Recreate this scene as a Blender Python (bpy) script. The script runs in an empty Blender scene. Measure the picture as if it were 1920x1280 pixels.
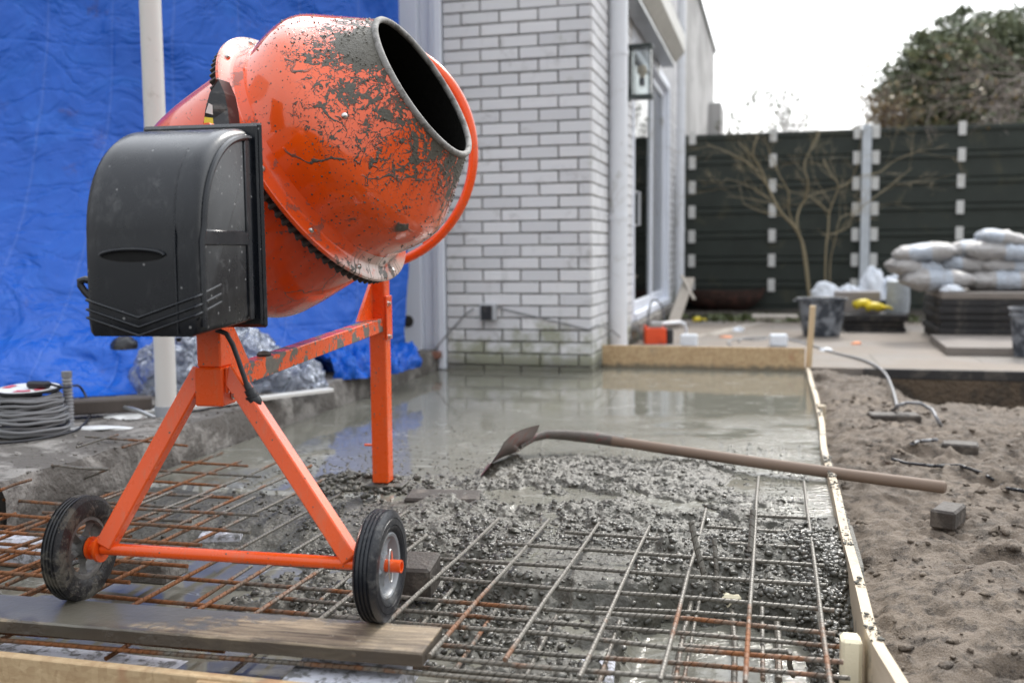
import bpy, bmesh, math, random
import numpy as np
from mathutils import Vector, Matrix, Euler
R = math.radians
random.seed(7)
S = bpy.context.scene
C = S.collection

# ------------------------------------------------------------ camera
FPX = 1870.0
CAMZ = 0.70
PITCH = math.atan(170.0/FPX); ROLL = 0.009
_f = Vector((0, math.cos(PITCH), -math.sin(PITCH)))
_u0 = Vector((0, math.sin(PITCH), math.cos(PITCH)))
_r0 = Vector((1, 0, 0))
_up = _u0*math.cos(ROLL) + _r0*math.sin(ROLL)
_rt = _r0*math.cos(ROLL) - _u0*math.sin(ROLL)
cam_d = bpy.data.cameras.new('camera')
cam = bpy.data.objects.new('camera', cam_d); C.objects.link(cam)
m = Matrix.Identity(4)
for i in range(3):
    m[i][0] = _rt[i]; m[i][1] = _up[i]; m[i][2] = -_f[i]
m[2][3] = CAMZ
cam.matrix_world = m
cam_d.lens = FPX*36/1920; cam_d.sensor_width = 36
cam_d.clip_start = 0.05; cam_d.clip_end = 2000
cam_d.dof.use_dof = True; cam_d.dof.focus_distance = 2.15; cam_d.dof.aperture_fstop = 2.8
S.camera = cam

# ------------------------------------------------------------ sky: bright overcast
SUN_EL = R(40); SUN_AZ = R(24)      # azimuth clockwise from +Y (the light comes from back right)
w = bpy.data.worlds.new('World'); S.world = w; w.use_nodes = True
nt = w.node_tree; nt.nodes.clear()
o_ = nt.nodes.new('ShaderNodeOutputWorld'); bg = nt.nodes.new('ShaderNodeBackground')
sky = nt.nodes.new('ShaderNodeTexSky'); sky.sky_type = 'NISHITA'; sky.sun_disc = False
sky.sun_elevation = SUN_EL; sky.sun_rotation = SUN_AZ
sky.air_density = 1.0; sky.dust_density = 4.0
tc = nt.nodes.new('ShaderNodeTexCoord'); sx = nt.nodes.new('ShaderNodeSeparateXYZ')
nt.links.new(tc.outputs['Generated'], sx.inputs[0])
ramp = nt.nodes.new('ShaderNodeValToRGB')           # an overcast sky: zenith about three times the horizon
ramp.color_ramp.elements[0].position = 0.0; ramp.color_ramp.elements[0].color = (9.2, 9.3, 9.2, 1)
e = ramp.color_ramp.elements.new(0.34); e.color = (10.0, 10.1, 10.0, 1)
ramp.color_ramp.elements[1].position = 0.80; ramp.color_ramp.elements[1].color = (16.5, 17.2, 18.3, 1)
ramp.color_ramp.elements[-1].position = 0.80; ramp.color_ramp.elements[-1].color = (16.5, 17.2, 18.3, 1)
nz = nt.nodes.new('ShaderNodeTexNoise'); nz.inputs['Scale'].default_value = 2.2; nz.inputs['Detail'].default_value = 4
nt.links.new(tc.outputs['Generated'], nz.inputs['Vector'])
nt.links.new(sx.outputs['Z'], ramp.inputs[0])
mul = nt.nodes.new('ShaderNodeMix'); mul.data_type = 'RGBA'; mul.blend_type = 'MULTIPLY'; mul.inputs[0].default_value = 0.35
nt.links.new(ramp.outputs[0], mul.inputs[6]); nt.links.new(nz.outputs['Fac'], mul.inputs[7])
dt = nt.nodes.new('ShaderNodeVectorMath'); dt.operation = 'DOT_PRODUCT'; nt.links.new(tc.outputs['Generated'], dt.inputs[0])
dt.inputs[1].default_value = (math.sin(SUN_AZ)*math.cos(SUN_EL), math.cos(SUN_AZ)*math.cos(SUN_EL), math.sin(SUN_EL))
gr_ = nt.nodes.new('ShaderNodeMapRange'); gr_.interpolation_type = 'SMOOTHSTEP'; nt.links.new(dt.outputs['Value'], gr_.inputs[0])
gr_.inputs[1].default_value = 0.45; gr_.inputs[2].default_value = 1.0; gr_.inputs[3].default_value = 1.0; gr_.inputs[4].default_value = 2.8   # brighter cloud round the hidden sun
vm = nt.nodes.new('ShaderNodeVectorMath'); vm.operation = 'SCALE'; nt.links.new(mul.outputs[2], vm.inputs[0]); nt.links.new(gr_.outputs[0], vm.inputs['Scale'])
mx = nt.nodes.new('ShaderNodeMix'); mx.data_type = 'RGBA'; mx.inputs[0].default_value = 0.88
nt.links.new(sky.outputs[0], mx.inputs[6]); nt.links.new(vm.outputs[0], mx.inputs[7])
nt.links.new(mx.outputs[2], bg.inputs['Color']); bg.inputs['Strength'].default_value = 0.102
nt.links.new(bg.outputs[0], o_.inputs[0])

sd = bpy.data.lights.new('sun', 'SUN'); sd.energy = 2.3; sd.angle = R(9); sd.color = (1, 0.95, 0.88)
sun = bpy.data.objects.new('sun', sd); C.objects.link(sun)
sdir = Vector((math.sin(SUN_AZ)*math.cos(SUN_EL), math.cos(SUN_AZ)*math.cos(SUN_EL), math.sin(SUN_EL)))
sun.rotation_euler = sdir.to_track_quat('Z', 'Y').to_euler()
S.view_settings.view_transform = 'Standard'; S.view_settings.look = 'None'
S.view_settings.exposure = 0.24; S.view_settings.gamma = 1.0
S.render.engine = 'CYCLES'

# ------------------------------------------------------------ helpers
def ray(px, py):
    return _f + _rt*((px-960)/FPX) + _up*((640-py)/FPX)
def P(px, py, Y):           # the point at distance Y (along +Y) seen at a pixel of the survey photo
    d = ray(px, py); return Vector((0, 0, CAMZ)) + d*(Y/d.y)
def G(px, py, z=0.0):       # the point on height z
    d = ray(px, py); return Vector((0, 0, CAMZ)) + d*((z-CAMZ)/d.z)
AH = R(14.7)                # house and formwork frame: u to the right, v away
UH = Vector((math.cos(AH), -math.sin(AH), 0)); VH = Vector((math.sin(AH), math.cos(AH), 0))
def W(u, v, z=0.0): return UH*u + VH*v + Vector((0, 0, z))
def uv_of(p): return p.dot(UH), p.dot(VH)
MH = Matrix((( UH.x, VH.x, 0, 0), (UH.y, VH.y, 0, 0), (0, 0, 1, 0), (0, 0, 0, 1)))

OFF = {}
def tag(o, label=None, cat=None, group=None, kind=None):
    if label: o['label'] = label
    if cat: o['category'] = cat
    if group: o['group'] = group
    if kind: o['kind'] = kind
    return o
def thing(name, loc, label, cat, group=None):
    o = bpy.data.objects.new(name, None); C.objects.link(o); o.location = loc
    o.empty_display_size = 0.1
    OFF[o.as_pointer()] = Vector(loc)
    return tag(o, label, cat, group)
def off(o): return OFF.get(o.as_pointer(), Vector((0, 0, 0)))

def ortho(d):
    d = d.normalized(); a = Vector((0, 0, 1)) if abs(d.z) < 0.9 else Vector((1, 0, 0))
    x = d.cross(a).normalized(); return x, d.cross(x).normalized()

class MB:
    def __init__(s): s.v = []; s.f = []; s.a = []; s.val = 0.5
    def add(s, vs, fs, M=None):
        n = len(s.v)
        for p in vs:
            p = Vector(p); s.v.append(M @ p if M is not None else p); s.a.append(s.val)
        for q in fs: s.f.append(tuple(i+n for i in q))
        return s
    def box(s, c, size, M=None, ch=0.0):
        hx, hy, hz = size[0]/2, size[1]/2, size[2]/2; c = Vector(c)
        if ch <= 0:
            vs = [c+Vector((x*hx, y*hy, z*hz)) for x in (-1, 1) for y in (-1, 1) for z in (-1, 1)]
            fs = [(0,1,3,2),(4,6,7,5),(0,4,5,1),(2,3,7,6),(0,2,6,4),(1,5,7,3)]
            return s.add(vs, fs, M)
        vs = []; idx = {}
        for sxx in (-1, 1):
            for sy in (-1, 1):
                for sz in (-1, 1):
                    for ax in range(3):
                        d = [hx-ch, hy-ch, hz-ch]; d[ax] += ch
                        idx[(sxx, sy, sz, ax)] = len(vs); vs.append(c+Vector((sxx*d[0], sy*d[1], sz*d[2])))
        fs = []
        for ax in range(3):
            o1, o2 = (ax+1) % 3, (ax+2) % 3
            for sg in (-1, 1):
                q = []
                for a, b in ((-1,-1),(1,-1),(1,1),(-1,1)):
                    t = [0,0,0]; t[ax] = sg; t[o1] = a; t[o2] = b; q.append(idx[(t[0],t[1],t[2],ax)])
                fs.append(tuple(q if sg > 0 else q[::-1]))
            for a in (-1, 1):
                for b in (-1, 1):       # edge along ax
                    t = [0,0,0]; t[o1] = a; t[o2] = b
                    t[ax] = -1; p1 = idx[(t[0],t[1],t[2],o1)]; p2 = idx[(t[0],t[1],t[2],o2)]
                    t[ax] = 1; p3 = idx[(t[0],t[1],t[2],o2)]; p4 = idx[(t[0],t[1],t[2],o1)]
                    q = (p1, p2, p3, p4); fs.append(q if a*b > 0 else q[::-1])
        for sxx in (-1, 1):
            for sy in (-1, 1):
                for sz in (-1, 1):
                    q = tuple(idx[(sxx, sy, sz, k)] for k in range(3))
                    fs.append(q if sxx*sy*sz > 0 else q[::-1])
        return s.add(vs, fs, M)
    def beam(s, a, b, wdt, hgt, upv=Vector((0,0,1)), ch=0.002, roll=0):
        a = Vector(a); b = Vector(b); d = b-a; L = d.length; d.normalize()
        y = upv.cross(d)
        if y.length < 1e-4: y = Vector((0,1,0)).cross(d)
        y.normalize(); z = d.cross(y).normalized()
        if roll: 
            q = Matrix.Rotation(roll, 3, d); y = q @ y; z = q @ z
        M = Matrix(((d.x,y.x,z.x,0),(d.y,y.y,z.y,0),(d.z,y.z,z.z,0),(0,0,0,1)))
        M = Matrix.Translation((a+b)/2) @ M
        return s.box((0,0,0), (L, wdt, hgt), M, ch)
    def tube(s, pts, r, n=10, cap=True, closed=False, M=None):
        pts = [Vector(p) for p in pts]; N = len(pts)
        rs = r if isinstance(r, (list, tuple)) else [r]*N
        vs = []; px = None
        for i, p in enumerate(pts):
            if closed: d = pts[(i+1) % N]-pts[i-1]
            else: d = pts[min(i+1, N-1)]-pts[max(i-1, 0)]
            if d.length < 1e-9: d = Vector((0,0,1))
            d.normalize()
            if px is None: x, y = ortho(d)
            else:
                x = px - d*px.dot(d)
                if x.length < 1e-5: x, _ = ortho(d)
                x.normalize(); y = d.cross(x)
            px = x
            for k in range(n):
                t = 2*math.pi*k/n; vs.append(p + (x*math.cos(t)+y*math.sin(t))*rs[i])
        fs = []
        for i in range(N if closed else N-1):
            j = (i+1) % N
            for k in range(n):
                l = (k+1) % n; fs.append((i*n+k, i*n+l, j*n+l, j*n+k))
        if cap and not closed:
            fs.append(tuple(range(n))[::-1]); fs.append(tuple((N-1)*n+k for k in range(n)))
        return s.add(vs, fs, M)
    def lathe(s, prof, n=32, M=None, closed=False):       # prof: (r, z) along local z
        vs = []; fs = []
        for r, z in prof:
            for k in range(n):
                t = 2*math.pi*k/n; vs.append((r*math.cos(t), r*math.sin(t), z))
        m_ = len(prof)
        for i in range(m_ if closed else m_-1):
            j = (i+1) % m_
            for k in range(n):
                l = (k+1) % n; fs.append((i*n+k, i*n+l, j*n+l, j*n+k))
        return s.add(vs, fs, M)
    def prism(s, poly, z0, z1, M=None):    # poly in local xy
        n = len(poly); vs = [(x, y, z0) for x, y in poly]+[(x, y, z1) for x, y in poly]
        fs = [tuple(range(n))[::-1], tuple(range(n, 2*n))]+[(i, (i+1) % n, n+(i+1) % n, n+i) for i in range(n)]
        return s.add(vs, fs, M)
    def grid(s, fn, nu, nv):
        vs = [fn(i/(nu-1), j/(nv-1)) for j in range(nv) for i in range(nu)]
        fs = [(j*nu+i, j*nu+i+1, (j+1)*nu+i+1, (j+1)*nu+i) for j in range(nv-1) for i in range(nu-1)]
        return s.add(vs, fs)
    def build(s, name, mat, parent=None, smooth=True, M=None, at=None, ang=38, fixn=True):
        me = bpy.data.meshes.new(name)
        o = bpy.data.objects.new(name, me); C.objects.link(o)
        if parent is not None:
            of = off(parent); o.parent = parent; OFF[o.as_pointer()] = of
        else:
            if M is None and at is None and s.v:
                xs = [p.x for p in s.v]; ys = [p.y for p in s.v]; zs = [p.z for p in s.v]
                at = Vector(((min(xs)+max(xs))/2, (min(ys)+max(ys))/2, min(zs)))
            of = Vector((0,0,0))
        if M is not None:
            vs = s.v; o.matrix_basis = Matrix.Translation(-of) @ M
            if parent is None: OFF[o.as_pointer()] = Vector((0,0,0))
        else:
            if parent is None:
                at = Vector(at); vs = [p-at for p in s.v]; o.location = at; OFF[o.as_pointer()] = Vector(at)
            else: vs = [p-of for p in s.v]
        me.from_pydata([tuple(p) for p in vs], [], s.f)
        if fixn and len(s.f) < 60000:
            bm = bmesh.new(); bm.from_mesh(me); bmesh.ops.recalc_face_normals(bm, faces=bm.faces[:]); bm.to_mesh(me); bm.free()
        at_ = me.attributes.new('tone', 'FLOAT', 'POINT'); at_.data.foreach_set('value', s.a)
        me.polygons.foreach_set('use_smooth', [smooth]*len(me.polygons))
        if smooth: me.set_sharp_from_angle(angle=R(ang))
        me.materials.append(mat); me.update()
        return o

def np_mesh(name, V, F, mat, smooth=True, parent=None, at=None, ang=None):
    me = bpy.data.meshes.new(name); V = np.asarray(V, dtype=np.float32); F = np.asarray(F, dtype=np.int32)
    at = Vector(at) if at is not None else Vector((0,0,0))
    V = V - np.array(at, dtype=np.float32)
    me.vertices.add(len(V)); me.vertices.foreach_set('co', V.ravel())
    k = F.shape[1]; me.loops.add(F.size); me.loops.foreach_set('vertex_index', F.ravel())
    me.polygons.add(len(F)); me.polygons.foreach_set('loop_start', np.arange(0, F.size, k, dtype=np.int32))
    me.polygons.foreach_set('use_smooth', np.full(len(F), smooth))
    me.update(calc_edges=True); me.validate()
    if ang: me.set_sharp_from_angle(angle=R(ang))
    me.materials.append(mat)
    o = bpy.data.objects.new(name, me); C.objects.link(o)
    if parent is not None: o.parent = parent; o.location = at-off(parent); OFF[o.as_pointer()] = off(parent)
    else: o.location = at; OFF[o.as_pointer()] = at
    return o

# value noise
_rng = np.random.RandomState(3); _LAT = _rng.rand(256, 256).astype(np.float32)
def vnoise(x, y):
    xi = np.floor(x).astype(int); yi = np.floor(y).astype(int); fx = x-xi; fy = y-yi
    fx = fx*fx*(3-2*fx); fy = fy*fy*(3-2*fy)
    a = _LAT[xi % 256, yi % 256]; b = _LAT[(xi+1) % 256, yi % 256]; c = _LAT[xi % 256, (yi+1) % 256]; d = _LAT[(xi+1) % 256, (yi+1) % 256]
    return (a*(1-fx)+b*fx)*(1-fy)+(c*(1-fx)+d*fx)*fy
def fbm(x, y, o=4, g=0.5):
    s = 0; a = 1; t = 0
    for k in range(o):
        s = s+a*vnoise(x*(2**k)+17.3*k, y*(2**k)+5.1*k); t += a; a *= g
    return s/t          # 0..1
def sst(a, b, x):
    t = np.clip((x-a)/(b-a), 0, 1); return t*t*(3-2*t)
def heightfield(name, us, vs, hfn, mat):
    U, Vv = np.meshgrid(us, vs); H = hfn(U, Vv)
    X = UH.x*U+VH.x*Vv; Y = UH.y*U+VH.y*Vv
    V = np.stack([X.ravel(), Y.ravel(), H.ravel()], 1)
    nu, nv = len(us), len(vs); i = np.arange(nu-1); j = np.arange(nv-1); I, J = np.meshgrid(i, j)
    a = (J*nu+I).ravel(); F = np.stack([a, a+1, a+1+nu, a+nu], 1)
    return np_mesh(name, V, F, mat)
# unit pebble
def ico(sub):
    bm = bmesh.new(); bmesh.ops.create_icosphere(bm, subdivisions=sub, radius=1)
    V = np.array([v.co[:] for v in bm.verts]); F = np.array([[v.index for v in f.verts] for f in bm.faces]); bm.free(); return V, F
def scatter(name, pts, rad, mat, sub=2, flat=0.7, jag=0.18, seed=1, smooth=True):
    rg = np.random.RandomState(seed); V0, F0 = ico(sub); n = len(pts); m_ = len(V0)
    th = rg.rand(n)*6.283; ph = (rg.rand(n)-.5)*0.9
    sc = np.stack([rad*(0.8+0.6*rg.rand(n)), rad*(0.7+0.4*rg.rand(n)), rad*flat*(0.7+0.5*rg.rand(n))], 1)
    V = V0[None]*(1+jag*(rg.rand(n, m_, 1)-.5))*sc[:, None, :]
    c, s_ = np.cos(ph)[:, None], np.sin(ph)[:, None]
    x = V[..., 0]*c-V[..., 2]*s_; z = V[..., 0]*s_+V[..., 2]*c; y = V[..., 1]
    c, s_ = np.cos(th)[:, None], np.sin(th)[:, None]
    V = np.stack([x*c-y*s_, x*s_+y*c, z], 2)+np.asarray(pts)[:, None, :]
    F = (F0[None]+(np.arange(n)*m_)[:, None, None]).reshape(-1, 3)
    return np_mesh(name, V.reshape(-1, 3), F, mat, smooth)

# ------------------------------------------------------------ materials
class NT:
    def __init__(s, name):
        s.m = bpy.data.materials.new(name); s.m.use_nodes = True; s.t = s.m.node_tree; s.t.nodes.clear()
        s.out = s.n('ShaderNodeOutputMaterial'); s.b = s.n('ShaderNodeBsdfPrincipled'); s.l(s.b.outputs[0], s.out.inputs[0])
        s.tc = s.n('ShaderNodeTexCoord'); s.geo = s.n('ShaderNodeNewGeometry')
    def n(s, t, **k):
        q = s.t.nodes.new(t)
        for a, v in k.items(): setattr(q, a, v)
        return q
    def l(s, a, b): s.t.links.new(a, b)
    def set(s, sock, v):
        if hasattr(v, 'links'): s.l(v, sock)
        elif isinstance(v, (tuple, list)) and len(v) == 3 and sock.type == 'RGBA': sock.default_value = (*v, 1)
        else: sock.default_value = v
    def obj(s): return s.tc.outputs['Object']
    def pos(s): return s.geo.outputs['Position']
    def map(s, vec, sc=(1,1,1), loc=(0,0,0), rot=(0,0,0)):
        q = s.n('ShaderNodeMapping'); s.l(vec, q.inputs[0]); q.inputs['Scale'].default_value = sc; q.inputs['Location'].default_value = loc; q.inputs['Rotation'].default_value = rot; return q.outputs[0]
    def noise(s, vec, sc, det=4, rough=0.55, dist=0.0):
        q = s.n('ShaderNodeTexNoise'); s.l(vec, q.inputs['Vector']); q.inputs['Scale'].default_value = sc; q.inputs['Detail'].default_value = det
        q.inputs['Roughness'].default_value = rough; q.inputs['Distortion'].default_value = dist; return q.outputs['Fac']
    def noisec(s, vec, sc, det=3):
        q = s.n('ShaderNodeTexNoise'); s.l(vec, q.inputs['Vector']); q.inputs['Scale'].default_value = sc; q.inputs['Detail'].default_value = det; return q.outputs['Color']
    def vor(s, vec, sc, feat='F1', out='Distance', rnd=1.0):
        q = s.n('ShaderNodeTexVoronoi'); q.feature = feat; s.l(vec, q.inputs['Vector']); q.inputs['Scale'].default_value = sc; q.inputs['Randomness'].default_value = rnd; return q.outputs[out]
    def wave(s, vec, sc, dist=0, det=2, dirn='X', dsc=1.0):
        q = s.n('ShaderNodeTexWave'); s.l(vec, q.inputs['Vector']); q.inputs['Scale'].default_value = sc; q.inputs['Distortion'].default_value = dist
        q.inputs['Detail'].default_value = det; q.bands_direction = dirn; q.inputs['Detail Scale'].default_value = dsc; return q.outputs['Fac']
    def r(s, f, a, b, c0=0.0, c1=1.0):      # map range, clamped
        q = s.n('ShaderNodeMapRange'); q.interpolation_type = 'SMOOTHSTEP'; s.l(f, q.inputs[0]) if hasattr(f, 'links') else None
        q.inputs[1].default_value = a; q.inputs[2].default_value = b; q.inputs[3].default_value = c0; q.inputs[4].default_value = c1; return q.outputs[0]
    def ma(s, op, a, b=0.0, clamp=False):
        q = s.n('ShaderNodeMath'); q.operation = op; q.use_clamp = clamp; s.set(q.inputs[0], a); s.set(q.inputs[1], b); return q.outputs[0]
    def mix(s, f, a, b, mode='MIX'):
        q = s.n('ShaderNodeMix'); q.data_type = 'RGBA'; q.blend_type = mode; s.set(q.inputs[0], f); s.set(q.inputs[6], a); s.set(q.inputs[7], b); return q.outputs[2]
    def mixf(s, f, a, b):
        q = s.n('ShaderNodeMix'); q.data_type = 'FLOAT'; s.set(q.inputs[0], f); s.set(q.inputs[2], a); s.set(q.inputs[3], b); return q.outputs[0]
    def sep(s, v):
        q = s.n('ShaderNodeSeparateXYZ'); s.l(v, q.inputs[0]); return q.outputs
    def vadd(s, a, b, sc=1.0):
        q = s.n('ShaderNodeVectorMath'); q.operation = 'MULTIPLY_ADD'; s.l(b, q.inputs[0]); q.inputs[1].default_value = (sc, sc, sc); s.l(a, q.inputs[2]); return q.outputs[0]
    def bump(s, h, st=0.5, d=0.01, nrm=None):
        q = s.n('ShaderNodeBump'); q.inputs['Strength'].default_value = st; q.inputs['Distance'].default_value = d; s.set(q.inputs['Height'], h)
        if nrm is not None: s.l(nrm, q.inputs['Normal'])
        return q.outputs[0]
    def attr(s, name='tone'):
        q = s.n('ShaderNodeAttribute'); q.attribute_name = name; return q.outputs['Fac']
    def fin(s, col, rough=0.5, nrm=None, metal=0.0, spec=0.5, coat=0.0, coatr=0.05, trans=0.0, sub=None, ior=None):
        s.set(s.b.inputs['Base Color'], col); s.set(s.b.inputs['Roughness'], rough); s.set(s.b.inputs['Metallic'], metal)
        s.set(s.b.inputs['Specular IOR Level'], spec); s.set(s.b.inputs['Coat Weight'], coat); s.set(s.b.inputs['Coat Roughness'], coatr)
        s.set(s.b.inputs['Transmission Weight'], trans)
        if ior: s.b.inputs['IOR'].default_value = ior
        if nrm is not None: s.l(nrm, s.b.inputs['Normal'])
        return s.m

def simple(name, col, rough=0.5, var=0.25, sc=12.0, bump=0.2, bd=0.002, metal=0.0, spec=0.5, coat=0.0, dirt=None, dirtamt=0.3):
    t = NT(name); n1 = t.noise(t.obj(), sc, 5); c = t.mix(n1, tuple(x*(1-var) for x in col), tuple(min(1, x*(1+var)) for x in col))
    if dirt: 
        d = t.r(t.noise(t.obj(), sc*0.6, 6, 0.7, 0.4), 0.62-dirtamt*0.4, 0.72-dirtamt*0.3); c = t.mix(t.ma('MULTIPLY', d, 0.8), c, dirt)
    rr = t.mixf(t.noise(t.obj(), sc*2.3, 3), max(0.02, rough-0.1), min(1, rough+0.12))
    return t.fin(c, rr, t.bump(t.noise(t.obj(), sc*6, 4), bump, bd), metal, spec, coat)

def mat_drum():
    t = NT('orange_drum_paint'); o = t.obj(); x = t.sep(o)
    wob = t.vadd(o, t.noisec(o, 12, 5), 0.085)
    wob2 = t.vadd(o, t.noisec(o, 30, 4), 0.045)
    z = x[2]
    ang_top = t.ma('MULTIPLY', x[0], 1.0)      # local x points to the upper side of the tilted drum
    big = t.noise(o, 5.5, 4, 0.6, 0.3)
    # how much slurry has run over a place: much near the mouth, little near the belt
    near = t.r(z, 0.05, 0.31, -0.16, 0.22)
    gate = t.ma('ADD', big, near)
    coat_m = t.r(t.ma('ADD', t.ma('ADD', t.noise(wob, 11, 6, 0.62), t.r(z, 0.17, 0.305, -0.26, 0.20)), t.ma('MULTIPLY', t.ma('SUBTRACT', big, 0.5), 0.8)), 0.655, 0.675)
    v1 = t.vor(wob, 13, 'DISTANCE_TO_EDGE'); v2 = t.vor(wob2, 33, 'DISTANCE_TO_EDGE')
    th = t.ma('MULTIPLY', t.r(gate, 0.50, 0.74), 0.085)
    rg1 = t.ma('ABSOLUTE', t.ma('SUBTRACT', t.noise(wob, 9.5, 3, 0.55, 0.4), 0.5)); rg2 = t.ma('ABSOLUTE', t.ma('SUBTRACT', t.noise(t.map(wob, (1, 1, 1), loc=(3, 5, 7)), 17, 3, 0.55, 0.5), 0.5)); rg3 = t.ma('ABSOLUTE', t.ma('SUBTRACT', t.noise(t.map(wob2, (1, 1, 1), loc=(9, 1, 4)), 28, 3, 0.6, 0.5), 0.5))
    net1 = t.ma('MAXIMUM', t.r(t.ma('SUBTRACT', rg1, t.ma('MULTIPLY', th, 0.34)), 0.0, -0.006), t.r(t.ma('SUBTRACT', rg2, t.ma('MULTIPLY', th, 0.34)), 0.0, -0.006))
    net1 = t.ma('MAXIMUM', net1, t.r(t.ma('SUBTRACT', rg3, t.ma('MULTIPLY', th, 0.30)), 0.0, -0.006)); net1 = t.ma('MULTIPLY', net1, t.r(t.noise(o, 26, 4, 0.7), 0.38, 0.46))
    th2 = t.ma('MULTIPLY', t.r(gate, 0.60, 0.82), 0.15)
    net2 = t.ma('MULTIPLY', t.r(t.ma('SUBTRACT', v2, th2), 0.0, -0.02), t.r(t.noise(wob2, 38, 3, 0.6), 0.42, 0.52))
    # long thin strings
    st = t.wave(t.map(wob, (1, 1, 1), rot=(0.3, 0.9, 0.2)), 2.1, 8, 4, 'X', 1.4)
    strn = t.ma('MULTIPLY', t.r(st, 0.008, 0.002), t.r(t.noise(o, 7, 2), 0.48, 0.55))
    # drops
    vd = t.vor(o, 85, 'F1'); vc = t.vor(o, 85, 'F1', 'Color')
    dr = t.ma('MULTIPLY', t.r(vd, 0.24, 0.16), t.r(t.sep(vc)[0], 0.72, 0.74))
    vd2 = t.vor(o, 190, 'F1'); vc2 = t.vor(o, 190, 'F1', 'Color')
    dr2 = t.ma('MULTIPLY', t.r(vd2, 0.26, 0.18), t.r(t.sep(vc2)[0], 0.80, 0.82))
    m_ = t.ma('MAXIMUM', t.ma('MAXIMUM', coat_m, net1), t.ma('MAXIMUM', t.ma('MAXIMUM', net2, strn), t.ma('MAXIMUM', dr, dr2)))
    m_ = t.ma('MULTIPLY', m_, 1.0, True)
    cem = t.mix(t.noise(o, 60, 5, 0.7), (0.050, 0.046, 0.035), (0.155, 0.142, 0.112))
    ora = t.mix(t.noise(o, 3, 2), (0.80, 0.075, 0.003), (0.90, 0.112, 0.006))
    ora = t.mix(t.ma('MULTIPLY', t.r(t.noise(o, 26, 6, 0.75), 0.52, 0.75), 0.16), ora, (0.35, 0.2, 0.12))
    col = t.mix(m_, ora, cem)
    h = t.ma('ADD', t.ma('MULTIPLY', m_, 1.0), t.ma('MULTIPLY', t.ma('MULTIPLY', t.noise(o, 160, 5, 0.7), m_), 1.1))
    h = t.ma('ADD', h, t.ma('MULTIPLY', t.noise(o, 5, 1), 0.9))
    rough = t.mixf(m_, t.mixf(t.noise(o, 40, 4), 0.12, 0.22), 0.55)
    return t.fin(col, rough, t.bump(h, 1.0, 0.0034), 0, 0.5, t.mixf(m_, 0.9, 0.0), 0.03)
def mat_orange(name='orange_frame_paint', spl=0.5, topdirt=0.0):
    t = NT(name); o = t.obj()
    vd = t.vor(o, 120, 'F1'); vc = t.vor(o, 120, 'F1', 'Color')
    dr = t.ma('MULTIPLY', t.r(vd, 0.26, 0.16), t.r(t.sep(vc)[0], 1-0.35*spl, 1-0.33*spl))
    w_ = t.vadd(o, t.noisec(o, 20, 3), 0.02)
    bl = t.r(t.noise(w_, 18, 6, 0.65), 0.74-0.14*spl-0.1*topdirt, 0.76-0.14*spl-0.1*topdirt)
    m_ = t.ma('MAXIMUM', dr, bl)
    ora = t.mix(t.noise(o, 5, 3), (0.78, 0.076, 0.005), (0.88, 0.110, 0.008))
    ora = t.mix(t.ma('MULTIPLY', t.r(t.noise(t.map(o, (1,1,0.25)), 40, 5, 0.7), 0.5, 0.7), 0.25), ora, (0.40, 0.22, 0.14))
    cem = t.mix(t.noise(o, 70, 4), (0.07, 0.063, 0.05), (0.2, 0.18, 0.15))
    col = t.mix(m_, ora, cem)
    return t.fin(col, t.mixf(m_, t.mixf(t.noise(o, 30, 4), 0.2, 0.36), 0.7), t.bump(t.ma('ADD', m_, t.ma('MULTIPLY', t.noise(o, 25, 3), 0.5)), 0.7, 0.0015), 0, 0.5, 0.25, 0.1)
def mat_ring():
    t = NT('worn_flange_paint_with_sheen'); o = t.obj(); x = t.sep(o)
    w_ = t.vadd(o, t.noisec(o, 40, 3), 0.012)
    m1 = t.r(t.noise(w_, 30, 6, 0.7), 0.56, 0.58)
    sp = t.vor(o, 130, 'F1'); m2 = t.ma('MULTIPLY', t.r(sp, 0.25, 0.15), t.r(t.sep(t.vor(o, 130, 'F1', 'Color'))[0], 0.72, 0.74))
    m_ = t.ma('MAXIMUM', m1, m2)
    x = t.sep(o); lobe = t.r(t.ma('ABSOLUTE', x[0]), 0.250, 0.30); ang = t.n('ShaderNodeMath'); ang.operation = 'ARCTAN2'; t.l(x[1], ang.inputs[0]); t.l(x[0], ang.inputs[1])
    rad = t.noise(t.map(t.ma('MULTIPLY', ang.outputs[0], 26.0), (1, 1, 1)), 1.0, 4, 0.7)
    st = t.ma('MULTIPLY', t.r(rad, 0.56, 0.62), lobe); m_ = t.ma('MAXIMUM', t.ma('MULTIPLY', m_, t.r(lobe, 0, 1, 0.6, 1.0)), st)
    base = t.mix(t.ma('MULTIPLY', lobe, t.r(t.noise(o, 25, 5), 0.25, 0.5)), (0.80, 0.085, 0.01), (0.66, 0.50, 0.44)); col = t.mix(m_, base, (0.10, 0.085, 0.07))  # pale ends: sky reflection painted in, mixed with dried cement dust
    return t.fin(col, t.mixf(m_, 0.22, 0.7), t.bump(m_, 0.8, 0.002), 0, 0.5, 0.4, 0.1)
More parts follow.
